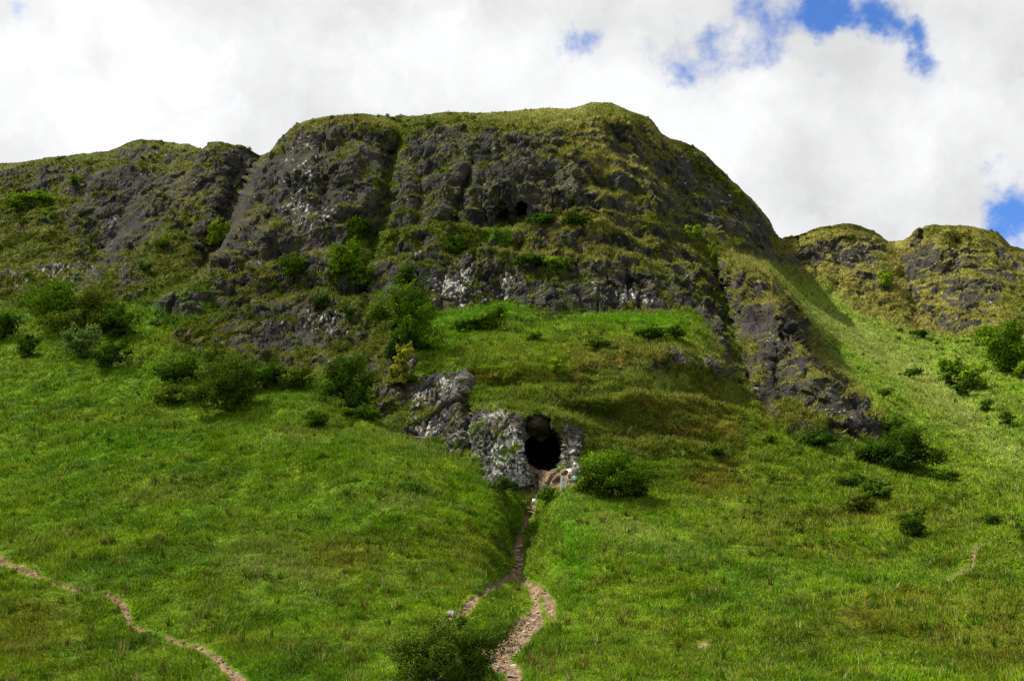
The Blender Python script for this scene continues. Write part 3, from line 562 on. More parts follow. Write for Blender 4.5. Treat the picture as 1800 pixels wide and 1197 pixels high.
wd = (dist*.00055*(.7+.6*RNG.random(n)))[:, None]; wd[straw] *= .7
gcol = fgreen[f]*np.exp(RNG.normal(size=(n, 1))*.28)*np.stack([np.exp(RNG.normal(size=n)*.12), np.ones(n), np.ones(n)], -1)
gcol[straw] = np.array([.28, .285, .10])*(.6+.6*RNG.random((int(straw.sum()), 1)))
# tussocks of rush and taller tufts standing out of the turf
tw = pxa*inview*np.where(vegf > .9, 1, 0)*np.where(fcrag > .4, .25, 1)*(.4+1.8*np.clip(fmean(fbm(P, 6, 3, 75)), 0, 1))*.007
tf, tp = pick(tw); tn = 22; m = len(tf)*tn
f2 = np.repeat(tf, tn); p2 = np.repeat(tp, tn, 0)+RNG.normal(size=(m, 3))*.10; spread = unit(RNG.normal(size=(m, 3)))
d2 = unit(fnorm[f2]*.45+np.array([0, 0, .8])+spread*.55); L2 = np.repeat(.38+.4*RNG.random(len(tf)), tn)*(.7+.5*RNG.random(m))
kind_ = RNG.random(len(tf)); kc = np.where((kind_ < .55)[:, None], np.array([.052, .112, .006]), np.where((kind_ < .8)[:, None], np.array([.15, .16, .035]), np.array([.085, .075, .012])))
kc = kc*np.exp(RNG.normal(size=(len(tf), 1))*.25)
c2 = np.repeat(kc, tn, 0)*np.exp(RNG.normal(size=(m, 1))*.25); w2 = (fdist[f2]*.00055*(.7+.6*RNG.random(m)))[:, None]
f = np.concatenate([f, f2]); pos = np.concatenate([pos, p2]); dirn = np.concatenate([dirn, d2]); Lb = np.concatenate([Lb, L2]); gcol = np.concatenate([gcol, c2]); wd = np.concatenate([wd, w2])
side = np.concatenate([side, unit(np.cross(d2, RNG.normal(size=(m, 3))))]); n = len(f)
base = pos - fnorm[f]*.05
VV = np.empty((n, 3, 3), np.float32); VV[:, 0] = base-side*wd; VV[:, 1] = base+side*wd; VV[:, 2] = base+dirn*Lb[:, None]
tag(raw_mesh("grass", VV.reshape(-1, 3), np.arange(n*3).reshape(-1, 3), M_GRASS,
    {"base_colour": ('COL', np.repeat(gcol, 3, 0)), "turn": ('VEC', np.repeat(fnorm[f]*.9+RNG.normal(size=(n, 3))*.12, 3, 0))}),
    "long rough grass covering the hillside and the ledges of the cliff", "grass", None, 'stuff')
print("grass blades", n)

# ------------------------------------------------------------------ loose gravel lying on the paths and the scree
f, pos = pick(pxa*inview*np.clip(fmean(path)*1.2+.35*fmean(tan_)-.1, 0, 1)*np.where(fmean(pw) > .2, .12, .32))
oc = np.array([[1,0,0],[-1,0,0],[0,1,0],[0,-1,0],[0,0,1],[0,0,-1.]]); of = np.array([[0,2,4],[2,1,4],[1,3,4],[3,0,4],[2,0,5],[1,2,5],[3,1,5],[0,3,5]])
n = len(f); sz = (.035+.085*RNG.random(n)**2.5)[:, None, None]*np.array([1, 1, .6])
V6 = pos[:, None, :]+oc[None]*sz*(.6+.8*RNG.random((n, 6, 1)))+RNG.normal(size=(n, 6, 3))*.012
cc = np.array([[.34, .28, .21], [.24, .20, .16], [.15, .13, .115]])[RNG.integers(0, 3, n)]*np.exp(RNG.normal(size=(n, 1))*.15)
tag(raw_mesh("gravel", V6.reshape(-1, 3), (of[None]+6*np.arange(n)[:, None, None]).reshape(-1, 3), M_GROUND, {"base_colour": ('COL', np.repeat(cc, 6, 0)), "rockness": ('F', np.ones(n*6))}, None, False), "loose pale gravel lying on the bare earth paths", "gravel", None, 'stuff')

# ------------------------------------------------------------------ leaves
def leaves_mesh(c, nrm, size, col):
    n = len(c); a = unit(np.cross(nrm, RNG.normal(size=(n, 3)))); b = np.cross(nrm, a); s = np.asarray(size).reshape(-1, 1)
    V_ = np.empty((n, 4, 3), np.float32); V_[:, 0] = c-a*s; V_[:, 1] = c+b*s*.6; V_[:, 2] = c+a*s; V_[:, 3] = c-b*s*.6
    return V_.reshape(-1, 3), np.arange(n*4).reshape(-1, 4), np.repeat(col, 4, 0)
# low heathery scrub on the cliff and the rough ground
HEATH = [(1240,720,70,14,5,.5),(1150,780,120,12,5,.45),(1240,835,60,16,0,.6),(1060,735,90,8,5,.4),(960,690,120,8,0,.35),(770,730,60,36,0,.35),(1520,900,220,60,8,.35),(1350,890,90,26,0,.4),(1700,860,90,60,0,.3),(1150,632,110,16,0,.6),(420,560,200,60,-12,.6),(640,590,40,50,0,.6),(1260,650,40,24,0,.5),(1080,600,90,14,0,.35),(200,270,160,16,0,.5),(760,215,120,14,0,.5),(960,390,110,24,0,1),(960,460,90,26,0,1),(560,470,120,50,0,.6),(640,520,60,80,0,.6),(400,590,160,40,10,.8),(480,500,80,40,-20,.5),(700,450,40,50,0,.6),(800,430,60,30,0,.6),(900,235,50,14,0,.8),(640,215,110,12,0,.9),(870,640,50,10,0,.4),(940,555,50,16,0,.8),(850,520,60,20,0,.6),(1010,510,60,20,0,.5),(880,450,40,20,0,.5),(430,660,120,40,0,.8),(340,640,100,40,0,.6),(500,670,80,30,0,.7),
         (1480,830,120,40,10,.5),(1600,840,80,30,0,.5),(1350,830,60,20,0,.4),(1450,940,100,30,0,.35),(1620,930,80,30,0,.45),(1740,900,60,30,0,.4),(60,390,90,40,0,.5),(120,440,80,20,0,.4),(1230,300,30,50,-40,.4),(1150,600,70,14,0,.5),(1060,600,40,10,0,.6),(850,600,60,10,0,.3),(760,640,20,20,0,.4),(1230,780,60,20,0,.3),(1400,780,50,20,0,.5),(1760,580,50,40,0,.6),(1600,590,60,14,0,.5),(1680,610,60,14,10,.6),(1560,690,20,50,-30,.3),(960,680,160,10,0,.15)]
fheath = np.clip(blobs(fu, fv, HEATH), 0, 1)*sstep(-.05, .25, fmean(fbm(P, 4, 3, 81)))+.10*fcrag*sstep(.1, .3, fmean(fbm(P, 5, 3, 82)))
f, pos = pick(pxa*inview*fheath*np.clip(vegf+.15, 0, 1)*.055)
nl = 42; n = len(f)*nl
rad = np.repeat((.30+.5*RNG.random(len(f)))*np.clip(fdist[f]/110, .7, 1.3), nl)[:, None]
dr = RNG.normal(size=(n, 3)); dr = unit(dr); dr = unit(dr+np.repeat(fnorm[f], nl, 0)*.6)
c = np.repeat(pos, nl, 0)+dr*rad*(RNG.random((n, 1))**.4)
hc = np.array([[.028, .050, .008], [.045, .075, .008], [.060, .062, .014], [.036, .085, .008]])[RNG.integers(0, 4, len(f))]
hcol = np.repeat(hc, nl, 0)*np.exp(RNG.normal(size=(n, 1))*.3)
v_, q_, c_ = leaves_mesh(c, unit(dr+RNG.normal(size=(n, 3))*.5), np.repeat(fdist[f], nl)*.00105*(.7+.6*RNG.random(n)), hcol)
tag(raw_mesh("heather_and_bilberry_scrub", v_, q_, M_LEAF, {"base_colour": ('COL', c_), "turn": ('VEC', np.repeat(dr, 4, 0))}),
    "low dark green scrub matted over the cliff ledges and rough slopes", "scrub", None, 'stuff')
# bracken patch on the left slope
BRACKEN = [(220,770,95,22,0,1),(180,750,50,14,0,.7),(300,780,40,12,0,.5),(450,888,120,5,-6,.6),(1410,850,40,18,0,.5),(975,480,40,9,0,.6)]
f, pos = pick(pxa*inview*np.clip(blobs(wu[:-1, :-1].ravel(), wv[:-1, :-1].ravel(), BRACKEN)-.15, 0, 1)*.12)
nl = 26; n = len(f)*nl; up = np.array([0, 0, 1.])
dr = unit(RNG.normal(size=(n, 3))+up*.9); c = np.repeat(pos, nl, 0)+dr*np.array([.45, .45, .40])*RNG.random((n, 1))**.5
v_, q_, c_ = leaves_mesh(c, unit(dr+up), np.full(n, .085), np.array([.030, .115, .007])*np.exp(RNG.normal(size=(n, 1))*.3))
tag(raw_mesh("bracken_plants", v_, q_, M_LEAF, {"base_colour": ('COL', c_), "turn": ('VEC', np.repeat(dr, 4, 0))}), "fresh green bracken spreading in a band over the left slope", "bracken", None, 'stuff')
# flowers
FLW = [(930,1000,40,60,0,1),(880,1070,60,40,0,.8),(980,1010,20,30,0,.6),(228,1062,8,22,0,2.5),(850,1040,40,20,0,.6)]
f, pos = pick(pxa*inview*vegf*np.clip(blobs(fu, fv, FLW), 0, 3)*.022)
pos = pos+fnorm[f]*.32; n = len(f)
v_, q_, c_ = leaves_mesh(pos, unit(up+RNG.normal(size=(n, 3))*.5), np.full(n, .045), np.tile([.75, .62, .04], (n, 1)))
tag(raw_mesh("yellow_wildflowers", v_, q_, M_LEAF, {"base_colour": ('COL', c_), "turn": ('VEC', np.repeat(np.tile(up, (n, 1)), 4, 0))}), "tiny yellow flowers in the grass beside the forking path", "flowers", None, 'stuff')

# ------------------------------------------------------------------ shrubs and small trees
def tubes(segs):
    bm = bmesh.new(); N = 6
    for a, b, r0, r1 in segs:
        a, b = Vector(a), Vector(b); d = (b-a).normalized(); x = d.orthogonal().normalized(); y = d.cross(x); ra = []; rb = []
        for i in range(N):
            t = 2*math.pi*i/N; o = x*math.cos(t)+y*math.sin(t); ra.append(bm.verts.new(a+o*r0)); rb.append(bm.verts.new(b+o*r1))
        for i in range(N): bm.faces.new((ra[i], ra[(i+1) % N], rb[(i+1) % N], rb[i]))
        bm.faces.new(rb)
    return bm
def bm_obj(name, bm, mat, parent=None, smooth=True):
    me = bpy.data.meshes.new(name); bmesh.ops.recalc_face_normals(bm, faces=bm.faces); bm.to_mesh(me); bm.free()
    if smooth:
        for p in me.polygons: p.use_smooth = True
    me.materials.append(mat); o = bpy.data.objects.new(name, me); COL.objects.link(o); o.parent = parent; return o
PAL = {'dark': (.032, .072, .006), 'mid': (.058, .118, .006), 'bright': (.088, .165, .006), 'lime': (.140, .215, .008), 'pale': (.095, .160, .035), 'olive': (.062, .090, .009), 'haw': (.048, .084, .008), 'gold': (.180, .205, .015)}
def shrub(name, u, v, w, h, colr, style, label, cat='shrub', group=None):
    p, nrm = ground_at(u, min(v+h*.46, 1290)); k = axis_depth(p)/F
    w_, h_ = w*k*1.22, h*k*1.16; d_ = min(w_, h_*1.3)*.8
    root = bpy.data.objects.new(name, None); COL.objects.link(root); root.location = Vector(p)-Vector((0, 0, .1)); root.empty_display_size = .3
    tag(root, label, cat, group)
    px = w*h*.32
    nleaf = int(np.clip(px*4.2, 360, 36000)); ls = max(.05, k*1.75)*(1.0 if px > 400 else .9)
    nl = {'round': 30, 'spiky': 30, 'layered': 12, 'low': 24}[style]
    half = np.array([w_/2, d_/2, h_/2]); cen = np.array([0, -.12*d_, h_*.42])
    lumps = []
    for i in range(nl):
        if style == 'layered':
            t = i/(nl-1); ang = RNG.random()*6.28; rr = (1-.75*t)*.75*RNG.random()**.5
            lumps.append((np.array([rr*math.cos(ang), rr*math.sin(ang), -.8+1.6*t]), np.array([.42*(1-.6*t)+.1, .42*(1-.6*t)+.1, .09])))
        else:
            q = unit(RNG.normal(size=3))*RNG.random()**.4*.80
            if style == 'low': q[2] *= .75
            r = (.19+.19*RNG.random())*(1.0 if style != 'spiky' else .85); lumps.append((q, np.array([r, r, r*(.85 if style != 'low' else .8)])))
    vol = np.array([l[1].prod()**.67 for l in lumps]); li = RNG.choice(nl, nleaf, p=vol/vol.sum())
    LC = np.array([l[0] for l in lumps]); LR = np.array([l[1] for l in lumps])
    dr = unit(RNG.normal(size=(nleaf, 3))); rad = RNG.random((nleaf, 1))**.25
    if style == 'spiky': rad = rad*(1+.55*np.clip(RNG.normal(size=(nleaf, 1)), 0, 2)*(RNG.random((nleaf, 1)) < .18))
    q = LC[li]+LR[li]*dr*rad
    # bumpy clumps inside each bough
    q = q + .10*np.stack([Perlin(90+i)(q*4+i) for i in range(3)], -1)
    q = q*(1.05+.38*Perlin(93)(unit(q)*1.6+w)+.3*Perlin(94)(unit(q)*3.6+h))[:, None]
    q = q*half+cen; q[:, 0] += .16*(q[:, 2]-cen[2]); q[:, 2] = np.abs(q[:, 2])
    tone = np.exp(RNG.normal(size=nl)*.25)[li][:, None]*np.exp(RNG.normal(size=(nleaf, 1))*.25)
    warm = np.where(RNG.random((nleaf, 1)) < .2, np.array([[1.5, 1.3, 1.0]]), 1.0)
    colv = np.array(PAL[colr])*tone*warm
    nn = unit(dr+.8*unit(q-cen)+np.array([0, 0, .3]))
    v_, q_, c_ = leaves_mesh(q, unit(nn+RNG.normal(size=(nleaf, 3))*.55), ls*(.7+.6*RNG.random(nleaf)), colv)
    raw_mesh("crown", v_, q_, M_LEAF, {"base_colour": ('COL', c_), "turn": ('VEC', np.repeat(nn, 4, 0))}, root)
    segs = []; tr = max(.03, .035*h_)
    if style in ('layered',):
        segs.append(((0, 0, 0), (0, 0, h_*.95), tr, tr*.2))
    else: segs.append(((0, 0, -.2), (0, 0, h_*.22), tr, tr*.8))
    for i in RNG.permutation(nl)[:7]:
        e = LC[i]*half+cen; mid = np.array([e[0]*.45, e[1]*.45, max(.1, e[2]*.55)])
        s0 = (0, 0, h_*.2) if style != 'layered' else (0, 0, max(.1, e[2]*.8))
        segs.append((s0, tuple(mid), tr*.6, tr*.4)); segs.append((tuple(mid), tuple(e), tr*.4, tr*.12))
    bm_obj("trunk", tubes(segs), M_BARK, root)
    return root
SH = [
 ('shrub',90,532,98,88,'mid','round',"rounded mid green bush at the cliff foot, biggest of the cluster near the left edge"),
 ('shrub',156,550,108,80,'olive','round',"spreading olive bush between the rounded bush and the dark one at the left cliff foot"),
 ('shrub',206,566,64,62,'dark','round',"dark bush at the right end of the cluster along the left cliff foot"),
 ('tree',143,600,56,62,'pale','round',"pale silvery green small tree standing below the cluster at the left cliff foot"),
 ('shrub',194,622,58,52,'dark','spiky',"dark thorny bush just right of the pale silvery small tree"),
 ('shrub',47,605,30,48,'dark','spiky',"thin dark upright bush alone on the far left grass"),
 ('shrub',8,572,44,54,'dark','round',"dark bush cut by the left edge of the view under the cliff"),
 ('shrub',38,356,48,34,'bright','low',"bright green scrub clump highest on the left cliff near the edge"),
 ('shrub',68,347,46,28,'bright','low',"bright green clump growing on the left cliff beside the highest scrub clump"),
 ('shrub',82,379,32,24,'bright','low',"small bright bush below the two scrub clumps on the left cliff"),
 ('shrub',130,316,26,22,'mid','low',"small green bush under the rim of the left cliff"),
 ('shrub',288,426,26,24,'bright','low',"small bright bush on the grassy ramp of the dark rocky spur"),
 ('shrub',254,470,22,18,'dark','low',"tiny dark bush low on the grassy ramp of the dark spur"),
 ('shrub',384,410,36,58,'lime','spiky',"bright yellow green bush glowing in the dark gully left of the big cliff"),
 ('tree',396,672,100,108,'haw','spiky',"wide gnarled hawthorn with visible boughs standing on the slope left of the cave"),
 ('shrub',308,652,84,52,'dark','low',"low dark thicket touching the cliff foot left of the gnarled hawthorn"),
 ('shrub',312,693,76,38,'olive','low',"flat olive thicket at the hawthorn's lower left side"),
 ('shrub',462,664,80,52,'dark','low',"dark thicket on the slope between the gnarled hawthorn and the twin dark bushes"),
 ('shrub',524,662,60,48,'olive','low',"olive scrub bush under the grey cliff wall"),
 ('shrub',553,736,40,32,'dark','spiky',"small dark bush standing alone in open grass left of the cave mound"),
 ('shrub',613,674,92,98,'dark','round',"large dark green bush in the hollow left of the cave mound"),
 ('shrub',650,726,34,32,'mid','round',"small round bush at the right foot of the large dark hollow bush"),
 ('shrub',618,722,44,24,'mid','low',"low bush hugging the base of the large dark hollow bush"),
 ('tree',711,562,118,112,'mid','round',"big round leafy green tree at the left end of the grass shelf"),
 ('shrub',700,610,46,44,'dark','round',"dark bush tucked under the big round leafy tree"),
 ('tree',708,645,62,70,'gold','layered',"yellow green sapling with tiered branches on the rock below the big round tree"),
 ('shrub',738,606,46,24,'mid','low',"small green bush right of the tiered sapling"),
 ('shrub',865,560,52,44,'mid','round',"rounded green bush on top of the grass shelf"),
 ('shrub',826,572,60,26,'dark','low',"low dark bush joined to the left of the rounded shelf bush"),
 ('shrub',938,590,24,20,'dark','round',"small dark bush on the open bank below the grass shelf"),
 ('shrub',1050,603,40,20,'dark','low',"flat dark bush on the middle of the grassy bank"),
 ('fern',978,641,26,28,'lime','spiky',"bright lime fern above the mossy band of the mound"),
 ('shrub',1141,586,46,30,'dark','low',"dark bush under the right end of the shelf, left one of the pair"),
 ('shrub',1186,584,36,30,'dark','low',"dark bush under the right end of the shelf, right one of the pair"),
 ('shrub',515,466,38,44,'mid','round',"green bush on the big cliff's left face above the grey wall"),
 ('shrub',610,452,58,62,'bright','round',"bright bush in the cliff's groove, largest of those above the big round tree"),
 ('shrub',633,405,42,56,'dark','round',"dark upright bush in the cliff's groove above the bright one"),
 ('shrub',637,486,50,42,'mid','round',"mid green bush under the bright bush in the cliff's groove"),
 ('shrub',712,487,40,40,'dark','round',"dark bush on the cliff straight above the big round tree"),
 ('shrub',803,430,40,38,'dark','round',"dark bush on the cliff left below the small upper cave"),
 ('shrub',566,530,30,30,'dark','round',"dark bush hanging on the columned grey cliff wall"),
 ('shrub',610,545,26,22,'dark','low',"small dark scrub on the cliff left of the big round tree"),
 ('shrub',985,462,52,24,'bright','low',"bright leafy patch below the long dark scrub beneath the upper cave"),
 ('shrub',955,385,64,26,'dark','low',"long dark scrub beside the small upper cave"),
 ('shrub',1016,384,56,24,'dark','low',"dark scrub at the right end of the ledge of the upper cave"),
 ('shrub',935,455,50,28,'dark','low',"dark scrub on the cliff left of the bright leafy patch"),
 ('tree',1214,409,26,34,'lime','spiky',"lone bright small tree on the shaded right face of the big cliff"),
 ('shrub',1076,832,118,92,'mid','round',"large dense bush right of the cave mouth beside the people"),
 ('shrub',1030,852,44,30,'mid','low',"low bush at the left foot of the large dense cave bush"),
 ('shrub',1120,852,50,44,'dark','round',"dark bush at the right shoulder of the large dense cave bush"),
 ('shrub',963,868,38,28,'mid','round',"small bush in front of the sign below the cave"),
 ('shrub',880,853,40,32,'dark','spiky',"small dark bush at the lower left of the lichen covered cave rock"),
 ('tree',795,1150,176,150,'haw','spiky',"hawthorn at the bottom beside the stony path, nearest tree of all"),
 ('shrub',1590,790,112,74,'dark','round',"biggest dark gorse on the right slope just below the rock buttress"),
 ('shrub',1530,795,54,44,'dark','low',"dark gorse at the left side of the biggest gorse"),
 ('shrub',1440,770,76,34,'dark','low',"dark scrub at the lower end of the rock buttress"),
 ('shrub',1560,748,40,38,'dark','spiky',"dark bush at the very tip of the rock buttress"),
 ('shrub',1495,845,62,26,'dark','low',"dark flat bush in the rough grass left of the twin bush leaning beside it"),
 ('shrub',1545,862,50,36,'dark','spiky',"dark bush leaning right in the rough grass below the biggest gorse"),
 ('shrub',1505,882,52,34,'olive','spiky',"olive bush under the dark flat bush in the rough grass"),
 ('shrub',1603,920,54,48,'dark','spiky',"dark bush standing above the faint trail on the right slope"),
 ('shrub',1655,836,46,26,'dark','low',"low dark bush right below the biggest gorse"),
 ('shrub',1745,912,36,24,'dark','low',"small dark bush near the right edge above the faint trail"),
 ('tree',1672,652,42,52,'mid','spiky',"green small tree in the sunlit grass, tallest on the bright slope"),
 ('shrub',1712,664,48,46,'bright','spiky',"yellow green bush right of the tallest small tree on the bright slope"),
 ('shrub',1690,684,28,26,'dark','round',"dark bush under the pair on the bright slope"),
 ('shrub',1599,655,24,18,'dark','round',"dark round bush left on the bright slope"),
 ('shrub',1614,652,14,14,'dark','round',"tiny dark bush just right of the dark round one on the bright slope"),
 ('tree',1778,606,80,104,'mid','spiky',"big dark leafy tree at the right edge under the far cliff"),
 ('shrub',1738,588,36,34,'dark','round',"dark bush at the left of the big tree at the right edge"),
 ('shrub',1795,652,26,30,'bright','round',"bright bush under the big tree at the right edge"),
 ('shrub',1733,711,22,24,'dark','spiky',"small dark bush below the sunlit grass near the right edge"),
 ('shrub',1768,735,26,28,'dark','spiky',"small dark bush lowest of those near the right edge of the bright slope"),
 ('shrub',1556,487,30,34,'lime','spiky',"bright bush growing on the sunlit far cliff between the knolls"),
 ('shrub',1553,692,24,18,'dark','low',"dark tuft of scrub right of the rock buttress"),
 ('shrub',1350,771,20,16,'dark','round',"small dark round bush left of the buttress foot"),
 ('shrub',1620,585,40,18,'dark','low',"dark scrub at the foot of the sunlit far cliff"),
 ('shrub',1262,792,34,20,'dark','low',"dark scrub on the right flank of the cave mound"),
]
for a in SH: shrub(*a)

# ------------------------------------------------------------------ stones
M_STONE = plain("pale_stone", (.36, .30, .23), .85, .3, 5, .5)
M_EARTHY = plain("earthy_stone", (.22, .165, .115), .9, .35, 5, .6)
M_GREY = plain("lichened_grey_stone", (.20, .19, .18), .85, .55, 7, .6)
M_CREAM = plain("cream_rock", (.40, .34, .25), .85, .35, 4, .5)
def stone(name, u, v, w, h, mat, label, cat='stone', group=None, dep=.8, rot=None):
    p, nrm = ground_at(u, v+h*.35); k = axis_depth(p)/F
    bm = bmesh.new(); bmesh.ops.create_icosphere(bm, subdivisions=3, radius=1)
    co = np.array([x.co for x in bm.verts]); sd_ = RNG.random(3)*50
    q = co*(1+.22*fbm(co+sd_, 1.1, 3, 95))[:, None]
    for _ in range(9):                       # split faces
        d_ = unit(RNG.normal(size=3)); lim = .45+.4*RNG.random(); over = np.clip(q@d_-lim, 0, None); q = q-over[:, None]*d_*.92
    q = q/np.abs(q).max(0)
    q = q*np.array([w*k/2, w*k*dep/2, h*k/2])
    a = rot if rot is not None else RNG.normal()*.15
    ca, sa = math.cos(a), math.sin(a)
    for vv, c in zip(bm.verts, q): vv.co = (c[0]*ca-c[2]*sa, c[1], c[0]*sa+c[2]*ca)
    o = bm_obj(name, bm, mat, None, False); o.location = Vector(p)+Vector((0, -.05*w*k*dep, h*k*.20)); tag(o, label, cat, group); return o
stone('boulder', 793, 1076, 23, 15, M_GREY, "grey lichened boulder lying in grass left of the stony path", 'boulder')
stone('flat_rock', 934, 900, 20, 4.5, M_STONE, "flat pale stone slab across the top of the path", 'stone')
stone('rock', 927, 891, 13, 7, M_STONE, "pale stone just under the painted rock", 'stone')
stone('rock', 1010, 826, 12, 14, M_CREAM, "cream rock block above the two people", 'rock')
stone('rock', 1020, 827, 6, 9, M_STONE, "small whitish stone right of the cream rock block", 'rock')
stone('rock', 806, 1094, 12, 7, M_STONE, "pale stone on the left branch of the stony path above the hawthorn", 'stone')
for u, v, w, h in [(912,958,9,6),(908,967,12,7),(917,974,10,6),(907,983,12,7),(913,993,11,6),(885,990,10,6),(940,1050,7,6),(942,1062,8,7),(944,1074,9,7),(938,1088,8,5),(958,1040,9,5),(965,937,8,4),(890,1128,12,7),(902,1168,14,7),(868,1158,10,6),(925,1100,9,5),(900,1186,16,8),(820,1070,12,6),(920,1110,12,6),(912,1136,10,6),(880,1146,12,6),(905,1152,9,5),(928,1094,8,5),(868,1140,9,5),(852,1146,10,6),(893,1176,11,6),(875,1172,8,5),(909,979,7,5),(918,983,7,4),(904,996,8,5),(945,1082,7,5),(939,1042,6,4),(936,1100,6,4)]:
    stone('path_stone', u, v, w*(.7+.7*RNG.random()), h*(.6+.5*RNG.random()), M_STONE if RNG.random() < .6 else M_EARTHY, "pale stone half sunk in the worn path below the cave", 'stone', 'stones in the worn path')
def painted_material():
    m, t = material("graffiti_paint")
    tc = nd(t, 'ShaderNodeTexCoord').outputs['Object']
    nz_ = nd(t, 'ShaderNodeTexNoise', {'Vector': tc, 'Scale': 3.0, 'Detail': 2.0})
    wv_ = nd(t, 'ShaderNodeTexWave', {'Vector': tc, 'Scale': 1.7, 'Distortion': 9.0, 'Detail': 1.0, 'Detail Scale': 1.3})
    line = nd(t, 'ShaderNodeMapRange', {'Value': wv_.outputs['Fac'], 'From Min': .72, 'From Max': .82}).outputs[0]
    blue = nd(t, 'ShaderNodeMapRange', {'Value': nz_.outputs[0], 'From Min': .50, 'From Max': .56}).outputs[0]
    c1 = nd(t, 'ShaderNodeMix', {0: blue, 6: (.72, .72, .74, 1), 7: (.22, .42, .66, 1)}, data_type='RGBA').outputs[2]
    c2 = nd(t, 'ShaderNodeMix', {0: line, 6: c1, 7: (.03, .035, .06, 1)}, data_type='RGBA').outputs[2]
    p = nd(t, 'ShaderNodeBsdfPrincipled', {'Base Color': c2, 'Roughness': .6}); nd(t, 'ShaderNodeOutputMaterial', {0: p.outputs[0]}); return m
stone('painted_rock', 939, 881, 11, 13, painted_material(), "rock painted white with blue and black graffiti at the top of the path", 'rock', None, .7, .2)

# ------------------------------------------------------------------ the notice board
def prism(pts, y0, y1):
    bm = bmesh.new(); a = [bm.verts.new((x, y0, z)) for x, z in pts]; b = [bm.verts.new((x, y1, z)) for x, z in pts]; n = len(pts)
    bm.faces.new(a); bm.faces.new(b[::-1])
    for i in range(n): bm.faces.new((a[i], b[i], b[(i+1) % n], a[(i+1) % n]))
    return bm
def flat(name, c, rough=.6): return plain(name, c, rough, .08, 8, .05)
def sign():
    p, _ = ground_at(988.5, 862); k = axis_depth(p)/F
    root = bpy.data.objects.new("notice_board", None); COL.objects.link(root); root.location = Vector(p)+Vector((.1, -.1, -.15)); root.rotation_euler = (0, R(3), R(8))
    tag(root, "white notice board on two posts with a green picture, beside the people under the cave", "sign")
    H = 30*k; W_ = 10.6*k; t = .024
    wht, pst = flat("white_board_paint", (.80, .80, .80)), flat("white_post_paint", (.74, .75, .77))
    for sx in (-1, 1):
        x = sx*(W_/2-.05); bm = prism([(x-t, 0), (x+t, 0), (x+t, H*(.97 if sx < 0 else .985)), (x, H*(1.0 if sx < 0 else 1.01)), (x-t, H*(.97 if sx < 0 else .985))], .02, .09); bm_obj("post", bm, pst, root, False)
    z0, z1 = 12*k, H*.93; h = z1-z0
    pan = bm_obj("panel", prism([(-W_/2, z0), (W_/2, z0), (W_/2, z1), (-W_/2, z1)], -.02, .018), wht, root, False)
    def q(pts): return [(-W_/2+W_*a, z0+h*b) for a, b in pts]
    bm_obj("picture", prism(q([(.26,.46),(.55,.40),(.78,.48),(.72,.84),(.62,.9),(.5,.84),(.4,.9),(.3,.86),(.36,.7)]), -.026, -.0202), flat("dark_green_print", (.04, .10, .04)), pan, False)
    bm_obj("picture", prism(q([(.38,.5),(.6,.44),(.72,.6),(.62,.72),(.7,.86),(.52,.9),(.42,.74),(.5,.64)]), -.031, -.0262), flat("yellow_green_print", (.50, .66, .12)), pan, False)
    blu = flat("blue_print", (.10, .20, .55))
    for j, pts in enumerate([[(.16,.30),(.30,.30),(.26,.14),(.34,.08),(.2,.07)],[(.40,.31),(.58,.28),(.52,.22),(.6,.12),(.44,.08),(.46,.2)],[(.68,.30),(.84,.31),(.78,.2),(.86,.09),(.7,.11)]]):
        bm_obj("blue_mark", prism(q(pts), -.026, -.0202), blu, pan, False)
sign()

# ------------------------------------------------------------------ people: one skinned body each, dressed in fitted clothes
M_SKIN = plain("skin", (.52, .33, .24), .55, .08, 5, .05)
def skin_mesh(name, verts, edges, radii, mat, parent, root=0, sub=2):
    me = bpy.data.meshes.new(name); me.from_pydata(verts, edges, []); o = bpy.data.objects.new(name, me); COL.objects.link(o)
    o.modifiers.new("s", 'SKIN'); sv = me.skin_vertices[0].data
    for i, r in enumerate(radii): sv[i].radius = (r, r) if not isinstance(r, tuple) else r
    sv[root].use_root = True
    m = o.modifiers.new("d", 'SUBSURF'); m.levels = m.render_levels = sub
    bpy.context.view_layer.update(); dg = bpy.context.evaluated_depsgraph_get()
    m2 = bpy.data.meshes.new_from_object(o.evaluated_get(dg)); bpy.data.objects.remove(o); bpy.data.meshes.remove(me)
    m2.materials.clear(); m2.materials.append(mat)
    for p in m2.polygons: p.use_smooth = True
    m2.name = name; o = bpy.data.objects.new(name, m2); COL.objects.link(o); o.parent = parent; return o
